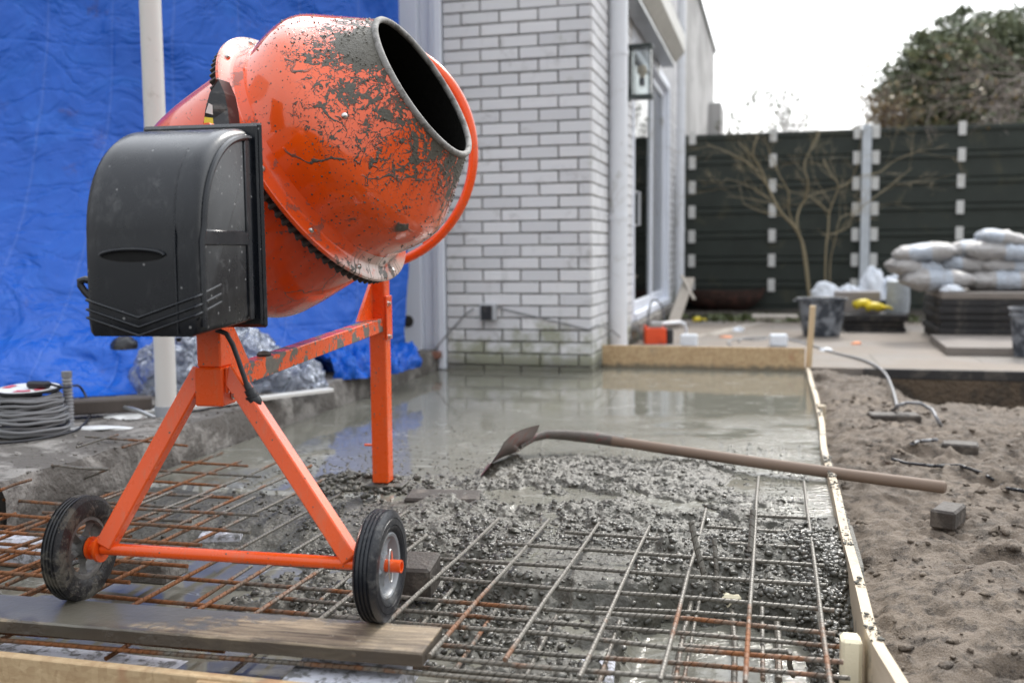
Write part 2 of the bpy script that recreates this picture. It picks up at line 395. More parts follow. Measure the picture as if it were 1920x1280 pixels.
def mat_bowl():
    t = NT('orange_bowl_paint'); o = t.obj(); vd = t.vor(o, 110, 'F1'); vc = t.vor(o, 110, 'F1', 'Color')
    dr = t.ma('MULTIPLY', t.r(vd, 0.24, 0.14), t.r(t.sep(vc)[0], 0.66, 0.68)); z = t.sep(o)[2]
    w_ = t.vadd(o, t.noisec(o, 10, 4), 0.06); st = t.vor(w_, 9, 'DISTANCE_TO_EDGE'); strn = t.ma('MULTIPLY', t.r(st, 0.010, 0.002), t.r(t.noise(o, 8, 2), 0.50, 0.56))
    bl = t.r(t.ma('ADD', t.noise(w_, 26, 6, 0.7), t.r(z, -0.14, -0.02, 0, 0.10)), 0.70, 0.72)
    m_ = t.ma('MAXIMUM', t.ma('MAXIMUM', dr, strn), bl); ora = t.mix(t.noise(o, 4, 4), (0.60, 0.050, 0.005), (0.80, 0.080, 0.008))
    ora = t.mix(t.ma('MULTIPLY', t.r(t.noise(t.map(o, (1, 1, 0.3)), 22, 6, 0.75), 0.5, 0.75), 0.3), ora, (0.30, 0.14, 0.08))
    return t.fin(t.mix(m_, ora, (0.11, 0.085, 0.06)), t.mixf(m_, 0.22, 0.7), t.bump(m_, 0.8, 0.002), 0, 0.5, 0.5, 0.05)
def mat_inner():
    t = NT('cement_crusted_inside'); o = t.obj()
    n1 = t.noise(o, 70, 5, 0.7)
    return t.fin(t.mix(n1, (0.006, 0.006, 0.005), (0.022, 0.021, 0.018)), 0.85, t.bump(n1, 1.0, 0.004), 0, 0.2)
def mat_cover():
    t = NT('black_plastic_dusty'); o = t.obj()
    big = t.noise(o, 7, 5, 0.65, 0.8); fine = t.noise(t.map(o, (1, 1, 0.5)), 34, 6, 0.75, 1.0)
    d = t.ma('MULTIPLY', t.r(big, 0.45, 0.75), t.r(fine, 0.45, 0.72))
    sp = t.ma('MULTIPLY', t.r(t.vor(o, 75), 0.20, 0.12), t.r(t.sep(t.vor(o, 75, 'F1', 'Color'))[0], 0.90, 0.91))
    side = t.r(t.sep(o)[0], -0.02, 0.0, 0.35, 1.0); smear = t.ma('MULTIPLY', t.ma('MULTIPLY', t.r(t.noise(t.map(o, (1, 1, 0.45), rot=(0.3, 0.2, 0)), 15, 6, 0.75, 1.2), 0.58, 0.84), 0.7), side)
    m_ = t.ma('ADD', t.ma('ADD', t.ma('MULTIPLY', d, 0.45), sp), smear, True)
    m_ = t.ma('MULTIPLY', m_, 0.9)
    col = t.mix(m_, (0.006, 0.008, 0.012), (0.26, 0.26, 0.26))
    return t.fin(col, t.mixf(m_, t.mixf(t.noise(o, 20, 4), 0.22, 0.34), 0.7), t.bump(t.noise(o, 420, 2), 0.12, 0.0006), 0, 0.5)
def mat_tire():
    t = NT('muddy_rubber'); o = t.obj()
    m_ = t.r(t.noise(t.vadd(o, t.noisec(o, 40, 3), 0.02), 16, 6, 0.72), 0.46, 0.58)
    sp = t.ma('MULTIPLY', t.r(t.vor(o, 160), 0.25, 0.16), t.r(t.sep(t.vor(o, 160, 'F1', 'Color'))[0], 0.74, 0.76))
    m_ = t.ma('MAXIMUM', t.ma('MULTIPLY', m_, 0.75), t.ma('MULTIPLY', sp, 0.8))
    col = t.mix(m_, (0.014, 0.014, 0.016), (0.135, 0.122, 0.098))
    return t.fin(col, t.mixf(m_, 0.42, 0.6), t.bump(t.ma('ADD', m_, t.noise(o, 120, 4)), 0.6, 0.0025), 0, 0.4)
def mat_tire_clean():
    t = NT('scuffed_rubber'); o = t.obj(); m_ = t.r(t.noise(t.vadd(o, t.noisec(o, 40, 3), 0.02), 20, 6, 0.72), 0.54, 0.66)
    sp = t.ma('MULTIPLY', t.r(t.vor(o, 180), 0.25, 0.14), t.r(t.sep(t.vor(o, 180, 'F1', 'Color'))[0], 0.80, 0.82)); m_ = t.ma('MAXIMUM', t.ma('MULTIPLY', m_, 0.35), t.ma('MULTIPLY', sp, 0.7))
    return t.fin(t.mix(m_, (0.010, 0.012, 0.017), (0.15, 0.145, 0.135)), t.mixf(m_, 0.34, 0.6), t.bump(t.ma('ADD', m_, t.noise(o, 120, 4)), 0.5, 0.002), 0, 0.5)
def mat_brick(name, moss=True):
    t = NT(name); o = t.pos(); z = t.sep(o)[2]
    tone = t.attr()
    base = t.mix(tone, (0.61, 0.61, 0.62), (0.74, 0.737, 0.74))
    streak = t.noise(t.map(o, (3, 3, 60)), 2.0, 5, 0.6)
    base = t.mix(t.r(streak, 0.35, 0.75, 0, 0.35), base, (0.60, 0.60, 0.64))
    dirt = t.r(t.noise(t.vadd(o, t.noisec(o, 8, 3), 0.1), 6, 7, 0.72), 0.56, 0.72)
    base = t.mix(t.ma('MULTIPLY', dirt, 0.5), base, (0.28, 0.265, 0.25)); drip = t.r(t.noise(t.map(o, (9, 9, 0.7)), 1.6, 5, 0.65), 0.60, 0.74); base = t.mix(t.ma('MULTIPLY', drip, 0.35), base, (0.30, 0.30, 0.27))
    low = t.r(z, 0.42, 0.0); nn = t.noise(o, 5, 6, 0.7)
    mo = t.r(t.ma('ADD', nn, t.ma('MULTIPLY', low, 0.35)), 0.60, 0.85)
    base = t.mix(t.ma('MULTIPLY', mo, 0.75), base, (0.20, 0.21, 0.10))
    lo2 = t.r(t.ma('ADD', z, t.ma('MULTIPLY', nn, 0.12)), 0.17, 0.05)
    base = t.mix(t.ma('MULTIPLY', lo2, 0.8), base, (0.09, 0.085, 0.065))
    return t.fin(base, 0.62, t.bump(t.ma('ADD', t.noise(t.map(o, (1,1,3)), 60, 5, 0.7), streak), 0.35, 0.003), 0, 0.4)
def mat_mortar():
    t = NT('dark_mortar'); o = t.pos(); n1 = t.noise(o, 7, 6, 0.7)
    c = t.mix(t.r(n1, 0.35, 0.65), (0.13, 0.125, 0.115), (0.36, 0.345, 0.32)); c = t.mix(t.ma('MULTIPLY', t.r(t.noise(o, 3, 5), 0.55, 0.7), t.r(t.sep(o)[2], 0.9, 0.0)), c, (0.14, 0.16, 0.06))
    return t.fin(c, 0.9, t.bump(t.noise(o, 150, 4), 0.6, 0.003), 0, 0.2)
def mat_tarp():
    t = NT('blue_tarpaulin'); o = t.obj()
    w_ = t.vadd(o, t.noisec(o, 1.5, 3), 0.5)
    wr1 = t.noise(t.map(w_, (1.6, 1.6, 1.3), rot=(0, 0.35, 0)), 1.6, 3, 0.5, 0.5)
    cr = t.ma('ABSOLUTE', t.ma('SUBTRACT', t.noise(t.map(w_, (1, 1, 2.2), rot=(0, -0.3, 0)), 3.2, 4, 0.55, 0.4), 0.5))
    cr2 = t.ma('ABSOLUTE', t.ma('SUBTRACT', t.noise(t.map(w_, (1.6, 1.6, 1), rot=(0, 0.5, 0)), 7.5, 4, 0.6, 0.6), 0.5))
    x = t.sep(t.vadd(o, t.noisec(o, 2, 2), 0.03))
    fold = t.r(t.ma('ABSOLUTE', t.ma('SUBTRACT', t.ma('FRACT', t.ma('MULTIPLY', x[0], 3.3)), 0.5)), 0.0, 0.035)
    foldz = t.r(t.ma('ABSOLUTE', t.ma('SUBTRACT', t.ma('FRACT', t.ma('MULTIPLY', x[2], 2.1)), 0.5)), 0.0, 0.03)
    h = t.ma('ADD', t.ma('ADD', t.ma('MULTIPLY', wr1, 1.5), t.ma('MULTIPLY', t.r(cr, 0, 0.07), 0.07)), t.ma('ADD', t.ma('MULTIPLY', t.r(cr2, 0, 0.10), 0.016), t.ma('ADD', t.ma('MULTIPLY', fold, 0.05), t.ma('MULTIPLY', foldz, 0.04))))
    dirt = t.r(t.noise(t.vadd(o, t.noisec(o, 10, 2), 0.08), 3.5, 7, 0.75), 0.58, 0.70)
    scuff = t.ma('MULTIPLY', t.r(t.noise(t.map(w_, (1, 1, 2.0)), 4, 6, 0.7, 0.4), 0.48, 0.75), 0.28)
    c = t.mix(t.noise(o, 1.2, 3), (0.001, 0.060, 0.35), (0.002, 0.120, 0.60))
    c = t.mix(scuff, c, (0.025, 0.20, 0.72))
    c = t.mix(t.ma('MULTIPLY', t.ma('SUBTRACT', 1.0, fold), 0.22), c, (0.12, 0.22, 0.60))
    c = t.mix(t.ma('MULTIPLY', dirt, 0.45), c, (0.07, 0.035, 0.07))
    return t.fin(c, 0.36, t.bump(h, 1.0, 0.050), 0, 0.4)
def mat_concrete_mix():
    t = NT('wet_concrete_mix'); o = t.pos(); n1 = t.noise(o, 7, 5); n2 = t.noise(o, 140, 5, 0.75)
    c = t.mix(n2, (0.034, 0.032, 0.025), (0.105, 0.098, 0.077)); c = t.mix(t.ma('MULTIPLY', t.r(n1, 0.40, 0.68), 0.45), c, (0.145, 0.138, 0.11))
    v = t.vor(t.vadd(o, t.noisec(o, 60, 2), 0.010), 120, 'SMOOTH_F1')
    h = t.ma('ADD', t.ma('MULTIPLY', t.ma('SUBTRACT', 1.0, v), 1.0), t.ma('MULTIPLY', n2, 1.0))
    return t.fin(c, t.mixf(t.noise(o, 30, 4), 0.22, 0.55), t.bump(h, 0.9, 0.0036), 0, 0.42)
def mat_pebble():
    t = NT('cement_coated_pebbles'); o = t.pos(); n1 = t.noise(o, 55, 4); n2 = t.noise(o, 300, 3)
    c = t.mix(n1, (0.030, 0.029, 0.024), (0.105, 0.098, 0.078)); c = t.mix(t.ma('MULTIPLY', t.r(t.noise(o, 90, 2), 0.62, 0.72), 0.5), c, (0.17, 0.12, 0.08))
    return t.fin(c, t.mixf(n1, 0.10, 0.42), t.bump(t.ma('ADD', n2, t.ma('MULTIPLY', n1, 2.0)), 0.7, 0.0020), 0, 0.5)
def mat_slurry(name='cement_slurry', col=(0.180, 0.174, 0.142), wav=0.35):
    t = NT(name); o = t.pos(); n1 = t.noise(o, 3.5, 6, 0.62, 0.6)
    foam = t.r(t.noise(t.vadd(t.map(o, (1.0, 2.2, 1)), t.noisec(o, 4, 3), 0.25), 5.5, 8, 0.78), 0.56, 0.66)
    c = t.mix(n1, tuple(x*0.80 for x in col), tuple(x*1.15 for x in col)); c = t.mix(t.ma('MULTIPLY', foam, 0.30), c, (0.42, 0.41, 0.37))
    fl = t.ma('MULTIPLY', t.r(t.vor(o, 90), 0.30, 0.10), t.r(t.sep(t.vor(o, 90, 'F1', 'Color'))[1], 0.80, 0.86))
    fl = t.ma('MULTIPLY', fl, t.r(t.noise(o, 3.2, 3), 0.45, 0.55))
    yy = t.sep(o)[1]; rip = t.ma('MULTIPLY', t.ma('MULTIPLY', t.r(yy, 4.5, 3.7), t.r(t.sep(o)[0], -0.5, 0.3)), t.r(t.noise(o, 2.5, 3), 0.35, 0.55))
    lines = t.r(t.ma('ABSOLUTE', t.ma('SUBTRACT', t.noise(t.map(t.vadd(o, t.noisec(o, 1.6, 3), 0.5), (0.7, 2.2, 1)), 3.0, 4, 0.6), 0.5)), 0.012, 0.0)
    c = t.mix(t.ma('MULTIPLY', t.ma('MULTIPLY', lines, t.r(t.noise(o, 9, 4), 0.45, 0.6)), 0.5), c, (0.55, 0.54, 0.50))
    hh = t.ma('ADD', t.ma('MULTIPLY', t.noise(o, 5, 3, 0.5, 0.3), 0.22), t.ma('ADD', t.ma('MULTIPLY', t.ma('MULTIPLY', t.noise(t.map(o, (1, 1.8, 1)), 34, 4, 0.6), rip), 1.25), t.ma('MULTIPLY', fl, 0.22)))
    return t.fin(c, t.mixf(foam, t.mixf(n1, 0.02, 0.07), 0.24), t.bump(hh, wav, 0.010), 0, 0.55, ior=1.4)
def mat_sand():
    t = NT('damp_sand'); o = t.pos(); n1 = t.noise(o, 1.6, 6, 0.6); n2 = t.noise(o, 22, 7, 0.75); n3 = t.noise(o, 320, 3, 0.7)
    c = t.mix(t.r(n1, 0.3, 0.7), (0.105, 0.078, 0.056), (0.235, 0.186, 0.140)); c = t.mix(t.r(n2, 0.46, 0.62), c, (0.060, 0.045, 0.033)); c = t.mix(t.ma('MULTIPLY', t.r(n3, 0.4, 0.7), 0.4), c, (0.32, 0.285, 0.245))
    return t.fin(c, t.mixf(n1, 0.62, 0.95), t.bump(t.ma('ADD', t.ma('MULTIPLY', n2, 1.6), t.ma('MULTIPLY', n3, 0.22)), 1.0, 0.013), 0, 0.35)
def mat_paving():
    t = NT('paving_under_sand'); o = t.pos()
    q = t.n('ShaderNodeTexBrick'); t.l(t.map(o, (1,1,1), rot=(0,0,AH)), q.inputs['Vector']); q.inputs['Scale'].default_value = 1.0
    q.inputs['Brick Width'].default_value = 0.6; q.inputs['Row Height'].default_value = 0.6; q.inputs['Mortar Size'].default_value = 0.006; q.offset = 0
    q.inputs['Color1'].default_value = (0.25, 0.225, 0.20, 1); q.inputs['Color2'].default_value = (0.22, 0.20, 0.18, 1); q.inputs['Mortar'].default_value = (0.15, 0.135, 0.12, 1)
    sand = t.r(t.noise(o, 1.4, 6, 0.6), 0.38, 0.55)
    c = t.mix(sand, q.outputs[0], (0.235, 0.200, 0.168)); c = t.mix(t.ma('MULTIPLY', t.r(t.noise(o, 6, 7, 0.75), 0.52, 0.7), 0.55), c, (0.17, 0.145, 0.12))
    return t.fin(c, 0.85, t.bump(t.noise(o, 60, 6, 0.75), 0.5, 0.01), 0, 0.3)
def mat_rebar():
    t = NT('ribbed_rebar'); o = t.obj(); p = t.pos(); v = t.n('ShaderNodeVectorMath'); v.operation = 'DOT_PRODUCT'; t.l(p, v.inputs[0]); v.inputs[1].default_value = tuple(VH); vv = v.outputs['Value']
    u = t.n('ShaderNodeVectorMath'); u.operation = 'DOT_PRODUCT'; t.l(p, u.inputs[0]); u.inputs[1].default_value = tuple(UH); uu = u.outputs['Value']
    near = t.ma('ADD', t.r(vv, 1.75, 2.25, 0.0, 0.42), t.r(t.ma('ABSOLUTE', t.ma('ADD', uu, 0.45)), 0.8, 0.2, 0, 0.16))
    left = t.ma('MULTIPLY', t.r(uu, -0.95, -1.45), -0.34)
    cem = t.r(t.ma('ADD', t.ma('ADD', t.noise(p, 4.5, 5, 0.7), near), left), 0.50, 0.66)
    fine = t.noise(p, 60, 5, 0.7)
    rust = t.mix(fine, (0.085, 0.032, 0.013), (0.33, 0.125, 0.038)); rust = t.mix(t.r(t.noise(p, 14, 4), 0.45, 0.65), rust, (0.13, 0.085, 0.055))
    grey = t.mix(fine, (0.06, 0.055, 0.045), (0.24, 0.22, 0.185))
    rib = t.wave(t.map(o, (1, 0.6, 0.6)), 24, 0, 0, 'DIAGONAL')
    return t.fin(t.mix(cem, rust, grey), t.mixf(cem, 0.7, 0.4), t.bump(t.ma('ADD', t.ma('MULTIPLY', t.r(rib, 0.35, 0.65), 1.3), t.ma('MULTIPLY', fine, 0.7)), 1.0, 0.0030), 0.15, 0.4)
def mat_wood(name, c1, c2, dirt=(0.10, 0.09, 0.075), amt=0.4, sc=1.0, ax='X'):
    t = NT(name); o = t.obj(); st = {'X': (1.2, 26, 26), 'Y': (26, 1.2, 26), 'Z': (26, 26, 1.2)}[ax]
    g = t.noise(t.map(t.vadd(o, t.noisec(o, 3, 2), 0.03), st), sc, 6, 0.65, 0.6)
    c = t.mix(g, c1, c2)
    d = t.r(t.noise(t.vadd(o, t.noisec(o, 12, 3), 0.08), 6, 7, 0.72), 0.66-0.35*amt, 0.80-0.35*amt)
    c = t.mix(t.ma('MULTIPLY', d, 0.88), c, t.mix(t.noise(o, 50, 4), dirt, tuple(x*1.9 for x in dirt)))
    return t.fin(c, t.mixf(d, 0.7, 0.42), t.bump(t.ma('ADD', g, t.ma('MULTIPLY', d, 0.5)), 0.5, 0.003), 0, 0.4)
def mat_plank():
    t = NT('slurry_smeared_plank'); o = t.obj(); x = t.sep(o)
    g = t.noise(t.map(t.vadd(o, t.noisec(o, 3, 2), 0.03), (2.0, 26, 8), rot=(0, 0, 0.35)), 2.2, 7, 0.7, 0.8); c = t.mix(t.r(g, 0.3, 0.7), (0.085, 0.062, 0.042), (0.40, 0.31, 0.205))
    c = t.mix(t.r(t.noise(o, 40, 5, 0.8), 0.6, 0.72), c, (0.50, 0.43, 0.34))
    wet = t.r(t.ma('ADD', t.ma('ADD', t.noise(t.vadd(o, t.noisec(o, 9, 3), 0.1), 5, 6, 0.7), t.r(x[0], 1.05, 0.55, 0, 0.30)), t.ma('MULTIPLY', x[1], 2.2)), 0.56, 0.66)
    c = t.mix(t.ma('MULTIPLY', wet, 0.92), c, t.mix(t.noise(o, 8, 4), (0.085, 0.08, 0.065), (0.165, 0.158, 0.13)))
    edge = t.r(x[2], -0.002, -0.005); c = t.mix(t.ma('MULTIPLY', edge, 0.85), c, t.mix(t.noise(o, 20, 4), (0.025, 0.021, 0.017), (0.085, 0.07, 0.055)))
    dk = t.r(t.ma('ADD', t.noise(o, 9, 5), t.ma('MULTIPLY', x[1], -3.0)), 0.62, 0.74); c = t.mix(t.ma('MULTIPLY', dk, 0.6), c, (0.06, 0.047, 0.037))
    return t.fin(c, t.mixf(wet, 0.6, 0.30), t.bump(t.ma('ADD', t.ma('MULTIPLY', g, t.ma('SUBTRACT', 1.0, wet)), t.ma('MULTIPLY', t.noise(o, 60, 4), 0.3)), 0.8, 0.004), 0, 0.5)
def mat_osb(name='osb_board'):
    t = NT(name); o = t.obj(); w_ = t.vadd(o, t.noisec(o, 14, 2), 0.02)
    v = t.vor(t.map(w_, (1, 1, 3.2), rot=(0, 0.5, 0.2)), 38, 'F1', 'Color'); v2 = t.vor(t.map(w_, (2.6, 2.6, 1), rot=(0, -0.5, 0.1)), 40, 'F1', 'Color')
    a = t.sep(v)[0]; b = t.sep(v2)[1]; f = t.ma('MULTIPLY', t.ma('ADD', a, b), 0.5)
    f = t.mixf(0.45, f, t.noise(t.map(w_, (3, 3, 9)), 20, 5, 0.7)); c = t.mix(f, (0.33, 0.20, 0.10), (0.66, 0.50, 0.30))
    c = t.mix(t.ma('MULTIPLY', t.r(t.noise(w_, 9, 3), 0.60, 0.68), 0.5), c, (0.42, 0.20, 0.11))
    d = t.r(t.noise(t.vadd(o, t.noisec(o, 12, 3), 0.06), 8, 7, 0.72), 0.56, 0.70); c = t.mix(t.ma('MULTIPLY', d, 0.75), c, (0.26, 0.23, 0.18))
    z = t.sep(o)[2]; dl = t.r(t.ma('ADD', z, t.ma('MULTIPLY', t.noise(o, 20, 5), 0.06)), 0.098, 0.066); c = t.mix(t.ma('MULTIPLY', dl, 0.85), c, (0.13, 0.12, 0.09))
    return t.fin(c, 0.7, t.bump(f, 0.5, 0.003), 0, 0.35)
def mat_plastic_sheet():
    t = NT('clear_polythene'); o = t.obj()
    t.t.nodes.remove(t.b); gl = t.n('ShaderNodeBsdfGlossy'); tr = t.n('ShaderNodeBsdfTransparent'); df = t.n('ShaderNodeBsdfTranslucent'); d2 = t.n('ShaderNodeBsdfDiffuse')
    gl.inputs['Roughness'].default_value = 0.12; gl.inputs['Color'].default_value = (0.9, 0.93, 1, 1); tr.inputs[0].default_value = (0.85, 0.88, 0.92, 1); df.inputs[0].default_value = (0.7, 0.74, 0.8, 1); d2.inputs[0].default_value = (0.5, 0.54, 0.6, 1)
    h = t.noise(t.vadd(o, t.noisec(o, 8, 3), 0.15), 11, 6, 0.6, 1.2); v = t.vor(t.vadd(o, t.noisec(o, 9, 2), 0.1), 10, 'DISTANCE_TO_EDGE')
    b = t.bump(t.ma('ADD', h, t.ma('MULTIPLY', t.r(v, 0, 0.2), 0.5)), 1.0, 0.06)
    for q in (gl, df, d2): t.l(b, q.inputs['Normal'])
    m1 = t.n('ShaderNodeMixShader'); m1.inputs[0].default_value = 0.5; t.l(df.outputs[0], m1.inputs[1]); t.l(d2.outputs[0], m1.inputs[2])
    m2 = t.n('ShaderNodeMixShader'); m2.inputs[0].default_value = 0.42; t.l(m1.outputs[0], m2.inputs[1]); t.l(tr.outputs[0], m2.inputs[2])
    m3 = t.n('ShaderNodeMixShader'); lw = t.n('ShaderNodeLayerWeight'); lw.inputs[0].default_value = 0.35; t.l(b, lw.inputs['Normal'])
    t.l(t.r(lw.outputs['Facing'], 0, 1, 0.15, 0.8), m3.inputs[0]); t.l(m2.outputs[0], m3.inputs[1]); t.l(gl.outputs[0], m3.inputs[2]); t.l(m3.outputs[0], t.out.inputs[0])
    return t.m
def mat_glass(name='door_glass', tint=(0.75, 0.82, 0.82)):
    t = NT(name); t.t.nodes.remove(t.b); gl = t.n('ShaderNodeBsdfGlossy'); tr = t.n('ShaderNodeBsdfTransparent'); gl.inputs['Roughness'].default_value = 0.02
    tr.inputs[0].default_value = (*tint, 1); fr = t.n('ShaderNodeFresnel'); fr.inputs[0].default_value = 1.5
    m1 = t.n('ShaderNodeMixShader'); t.l(t.r(fr.outputs[0], 0, 1, 0.08, 1.0), m1.inputs[0]); t.l(tr.outputs[0], m1.inputs[1]); t.l(gl.outputs[0], m1.inputs[2]); t.l(m1.outputs[0], t.out.inputs[0]); return t.m
def mat_leaf(name, c1, c2):
    t = NT(name); o = t.pos(); rp = t.geo.outputs['Random Per Island']; c = t.mix(rp, c1, c2); c = t.mix(t.ma('MULTIPLY', t.r(t.noise(o, 1.6, 3), 0.5, 0.7), 0.5), c, (0.19, 0.20, 0.07))
    t.fin(c, 0.42, None, 0, 0.5); return t.m

def mat_sack():
    t = NT('pale_woven_sack'); o = t.obj(); x = t.sep(t.vadd(o, t.noisec(o, 5, 2), 0.04)); rnd = t.n('ShaderNodeObjectInfo').outputs['Random']
    c = t.mix(t.noise(o, 6, 5, 0.7), (0.36, 0.345, 0.335), (0.54, 0.525, 0.515)); d = t.ma('SUBTRACT', x[0], t.ma('MULTIPLY', t.ma('SUBTRACT', rnd, 0.5), 0.3))
    c = t.mix(t.ma('MULTIPLY', t.r(t.ma('ABSOLUTE', d), 0.085, 0.075), 0.85), c, (0.50, 0.56, 0.64))
    c = t.mix(t.ma('MULTIPLY', t.r(t.noise(o, 13, 6, 0.75), 0.52, 0.68), 0.6), c, (0.24, 0.20, 0.18))
    wr = t.noise(t.map(t.vadd(o, t.noisec(o, 8, 2), 0.08), (1, 3, 3)), 9, 5, 0.6)
    return t.fin(c, 0.45, t.bump(wr, 1.0, 0.055), 0, 0.5)
M_ = dict(
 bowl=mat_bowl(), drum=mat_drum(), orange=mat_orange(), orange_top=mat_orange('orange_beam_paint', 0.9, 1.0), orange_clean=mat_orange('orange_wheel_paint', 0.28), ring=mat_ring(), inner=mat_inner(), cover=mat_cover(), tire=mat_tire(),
 brick=mat_brick('white_painted_brick'), mortar=mat_mortar(), tarp=mat_tarp(), mix=mat_concrete_mix(), pebble=mat_pebble(), slurry=mat_slurry(), trench=mat_slurry('trench_water', (0.17, 0.165, 0.125), 0.35),
 sand=mat_sand(), paving=mat_paving(), rebar=mat_rebar(), osb=mat_osb(), poly=mat_plastic_sheet(), glass=mat_glass(),
 plank=mat_plank(), tireclean=mat_tire_clean(),
 form=mat_wood('formwork_wood', (0.40, 0.32, 0.22), (0.62, 0.53, 0.40), (0.12, 0.11, 0.085), 0.42, ax='Y'),
 stake=mat_wood('raw_wood', (0.55, 0.40, 0.24), (0.72, 0.56, 0.36), (0.2, 0.17, 0.12), 0.15, ax='Z'),
 shaft=mat_wood('worn_shovel_wood', (0.15, 0.105, 0.078), (0.235, 0.175, 0.13), (0.10, 0.085, 0.068), 0.3, ax='X'),
 greyw=mat_wood('weathered_plank', (0.28, 0.24, 0.20), (0.42, 0.38, 0.33), (0.16, 0.14, 0.12), 0.3, ax='X'),
 white=simple('white_painted_trim', (0.74, 0.77, 0.84), 0.45, 0.05, 5, 0.05, dirt=(0.42, 0.41, 0.38), dirtamt=0.12),
 pvc=simple('white_pvc_pipe', (0.74, 0.76, 0.80), 0.35, 0.05, 6, 0.05, dirt=(0.42, 0.41, 0.38), dirtamt=0.22),
 creampost=simple('cream_painted_post', (0.66, 0.645, 0.61), 0.4, 0.05, 6, 0.08, dirt=(0.38, 0.35, 0.30), dirtamt=0.15),
 render=simple('pale_render', (0.46, 0.455, 0.45), 0.85, 0.15, 2, 0.3, dirt=(0.26, 0.255, 0.25), dirtamt=0.45),
 darktrim=simple('dark_roof_trim', (0.06, 0.07, 0.065), 0.6), slab=simple('old_concrete_slab', (0.29, 0.27, 0.245), 0.85, 0.45, 9, 0.9, 0.014, dirt=(0.075, 0.065, 0.055), dirtamt=0.62),
 alu=simple('grey_aluminium', (0.40, 0.41, 0.42), 0.35, 0.1, metal=0.6), dark=simple('dark_interior', (0.05, 0.055, 0.055), 0.8),
 black=simple('black_plastic', (0.016, 0.017, 0.02), 0.38, 0.2, dirt=(0.12, 0.11, 0.10), dirtamt=0.15), rubber=simple('black_rubber_cable', (0.02, 0.02, 0.024), 0.45),
 steel=simple('zinc_plated_steel', (0.62, 0.62, 0.60), 0.3, 0.1, metal=1.0), gear=simple('greasy_cast_iron', (0.05, 0.045, 0.04), 0.55, 0.3, 60, 0.5, metal=0.4),
 rim=simple('grey_plastic_rim', (0.27, 0.285, 0.30), 0.42, 0.12, 20, 0.1, dirt=(0.14, 0.13, 0.11), dirtamt=0.3), rimdirty=simple('muddy_plastic_rim', (0.17, 0.165, 0.155), 0.5, 0.4, 20, 0.5, dirt=(0.05, 0.046, 0.04), dirtamt=0.5),
 foam=simple('white_polystyrene', (0.60, 0.61, 0.67), 0.85, 0.06, 60, 0.5, 0.002, dirt=(0.09, 0.085, 0.07), dirtamt=0.42), cfoam=simple('cream_foam', (0.80, 0.72, 0.52), 0.8, 0.05, 40, 0.3, dirt=(0.30, 0.26, 0.2), dirtamt=0.1),
 fence=simple('dark_green_fence_board', (0.026, 0.033, 0.027), 0.7, 0.35, 4, 0.5, 0.005, dirt=(0.060, 0.060, 0.038), dirtamt=0.2), clip=simple('white_concrete_block', (0.64, 0.64, 0.62), 0.8, 0.08, 20),
 rust=simple('rusted_steel_bowl', (0.055, 0.030, 0.024), 0.75, 0.4, 16, 0.5, dirt=(0.14, 0.06, 0.045), dirtamt=0.35), sack=mat_sack(),
 bag=simple('white_plastic_bag', (0.76, 0.80, 0.86), 0.4, 0.05, 12, 0.6, 0.01), greyslab=simple('dark_concrete_tile', (0.026, 0.025, 0.026), 0.8, 0.25, 14, 0.5, 0.004, dirt=(0.09, 0.08, 0.07), dirtamt=0.3), topslab=simple('sanded_concrete_tile', (0.20, 0.175, 0.155), 0.85, 0.2, 10, 0.5, 0.004),
 tub=simple('cement_stained_tub', (0.035, 0.042, 0.055), 0.55, 0.2, 20, 0.2, dirt=(0.26, 0.28, 0.31), dirtamt=0.45), yellow=simple('yellow_rubber', (0.80, 0.62, 0.03), 0.5, 0.1), redor=simple('orange_plastic_case', (0.80, 0.085, 0.02), 0.4, 0.05, dirt=(0.4, 0.2, 0.15), dirtamt=0.1),
 greycable=simple('grey_cable', (0.20, 0.20, 0.205), 0.55, 0.2), blk=simple('wet_dark_brick', (0.045, 0.036, 0.029), 0.7, 0.3, 20, 0.7, 0.004, dirt=(0.13, 0.11, 0.09), dirtamt=0.3), greybox=simple('grey_box_board', (0.27, 0.245, 0.235), 0.7, 0.1),
 bark=simple('green_brown_bark', (0.23, 0.19, 0.115), 0.8, 0.3, 30, 0.5), twig=simple('brown_twig', (0.12, 0.085, 0.065), 0.8, 0.3), twig2=simple('reddish_twig', (0.20, 0.165, 0.145), 0.8, 0.3),
 earth=simple('dark_earth', (0.055, 0.046, 0.036), 0.95, 0.3, 14, 1.0, 0.02), leaf=mat_leaf('evergreen_leaf', (0.065, 0.085, 0.045), (0.24, 0.27, 0.17)), leaf2=mat_leaf('dry_leaf', (0.19, 0.13, 0.055), (0.30, 0.22, 0.10)), grass=mat_leaf('moss', (0.05, 0.07, 0.02), (0.12, 0.14, 0.05)),
 blade=simple('red_painted_blade', (0.26, 0.07, 0.06), 0.4, 0.3, 18, 0.6, 0.003, dirt=(0.17, 0.165, 0.15), dirtamt=0.6), mudsteel=simple('mud_coated_steel', (0.10, 0.085, 0.07), 0.5, 0.4, 40, 1.0, 0.004, dirt=(0.20, 0.05, 0.05), dirtamt=0.25),
 green=simple('green_print', (0.10, 0.42, 0.07), 0.5), labelred=simple('red_print', (0.55, 0.06, 0.10), 0.5), labelwhite=simple('white_print', (0.7, 0.7, 0.68), 0.5), labelyel=simple('yellow_print', (0.75, 0.62, 0.05), 0.4),
 orpink=simple('orange_foam', (0.8, 0.30, 0.14), 0.7), bulb=simple('frosted_bulb', (0.75, 0.62, 0.45), 0.3), lampframe=simple('dark_green_lamp_metal', (0.035, 0.05, 0.048), 0.4),
)
m = M_

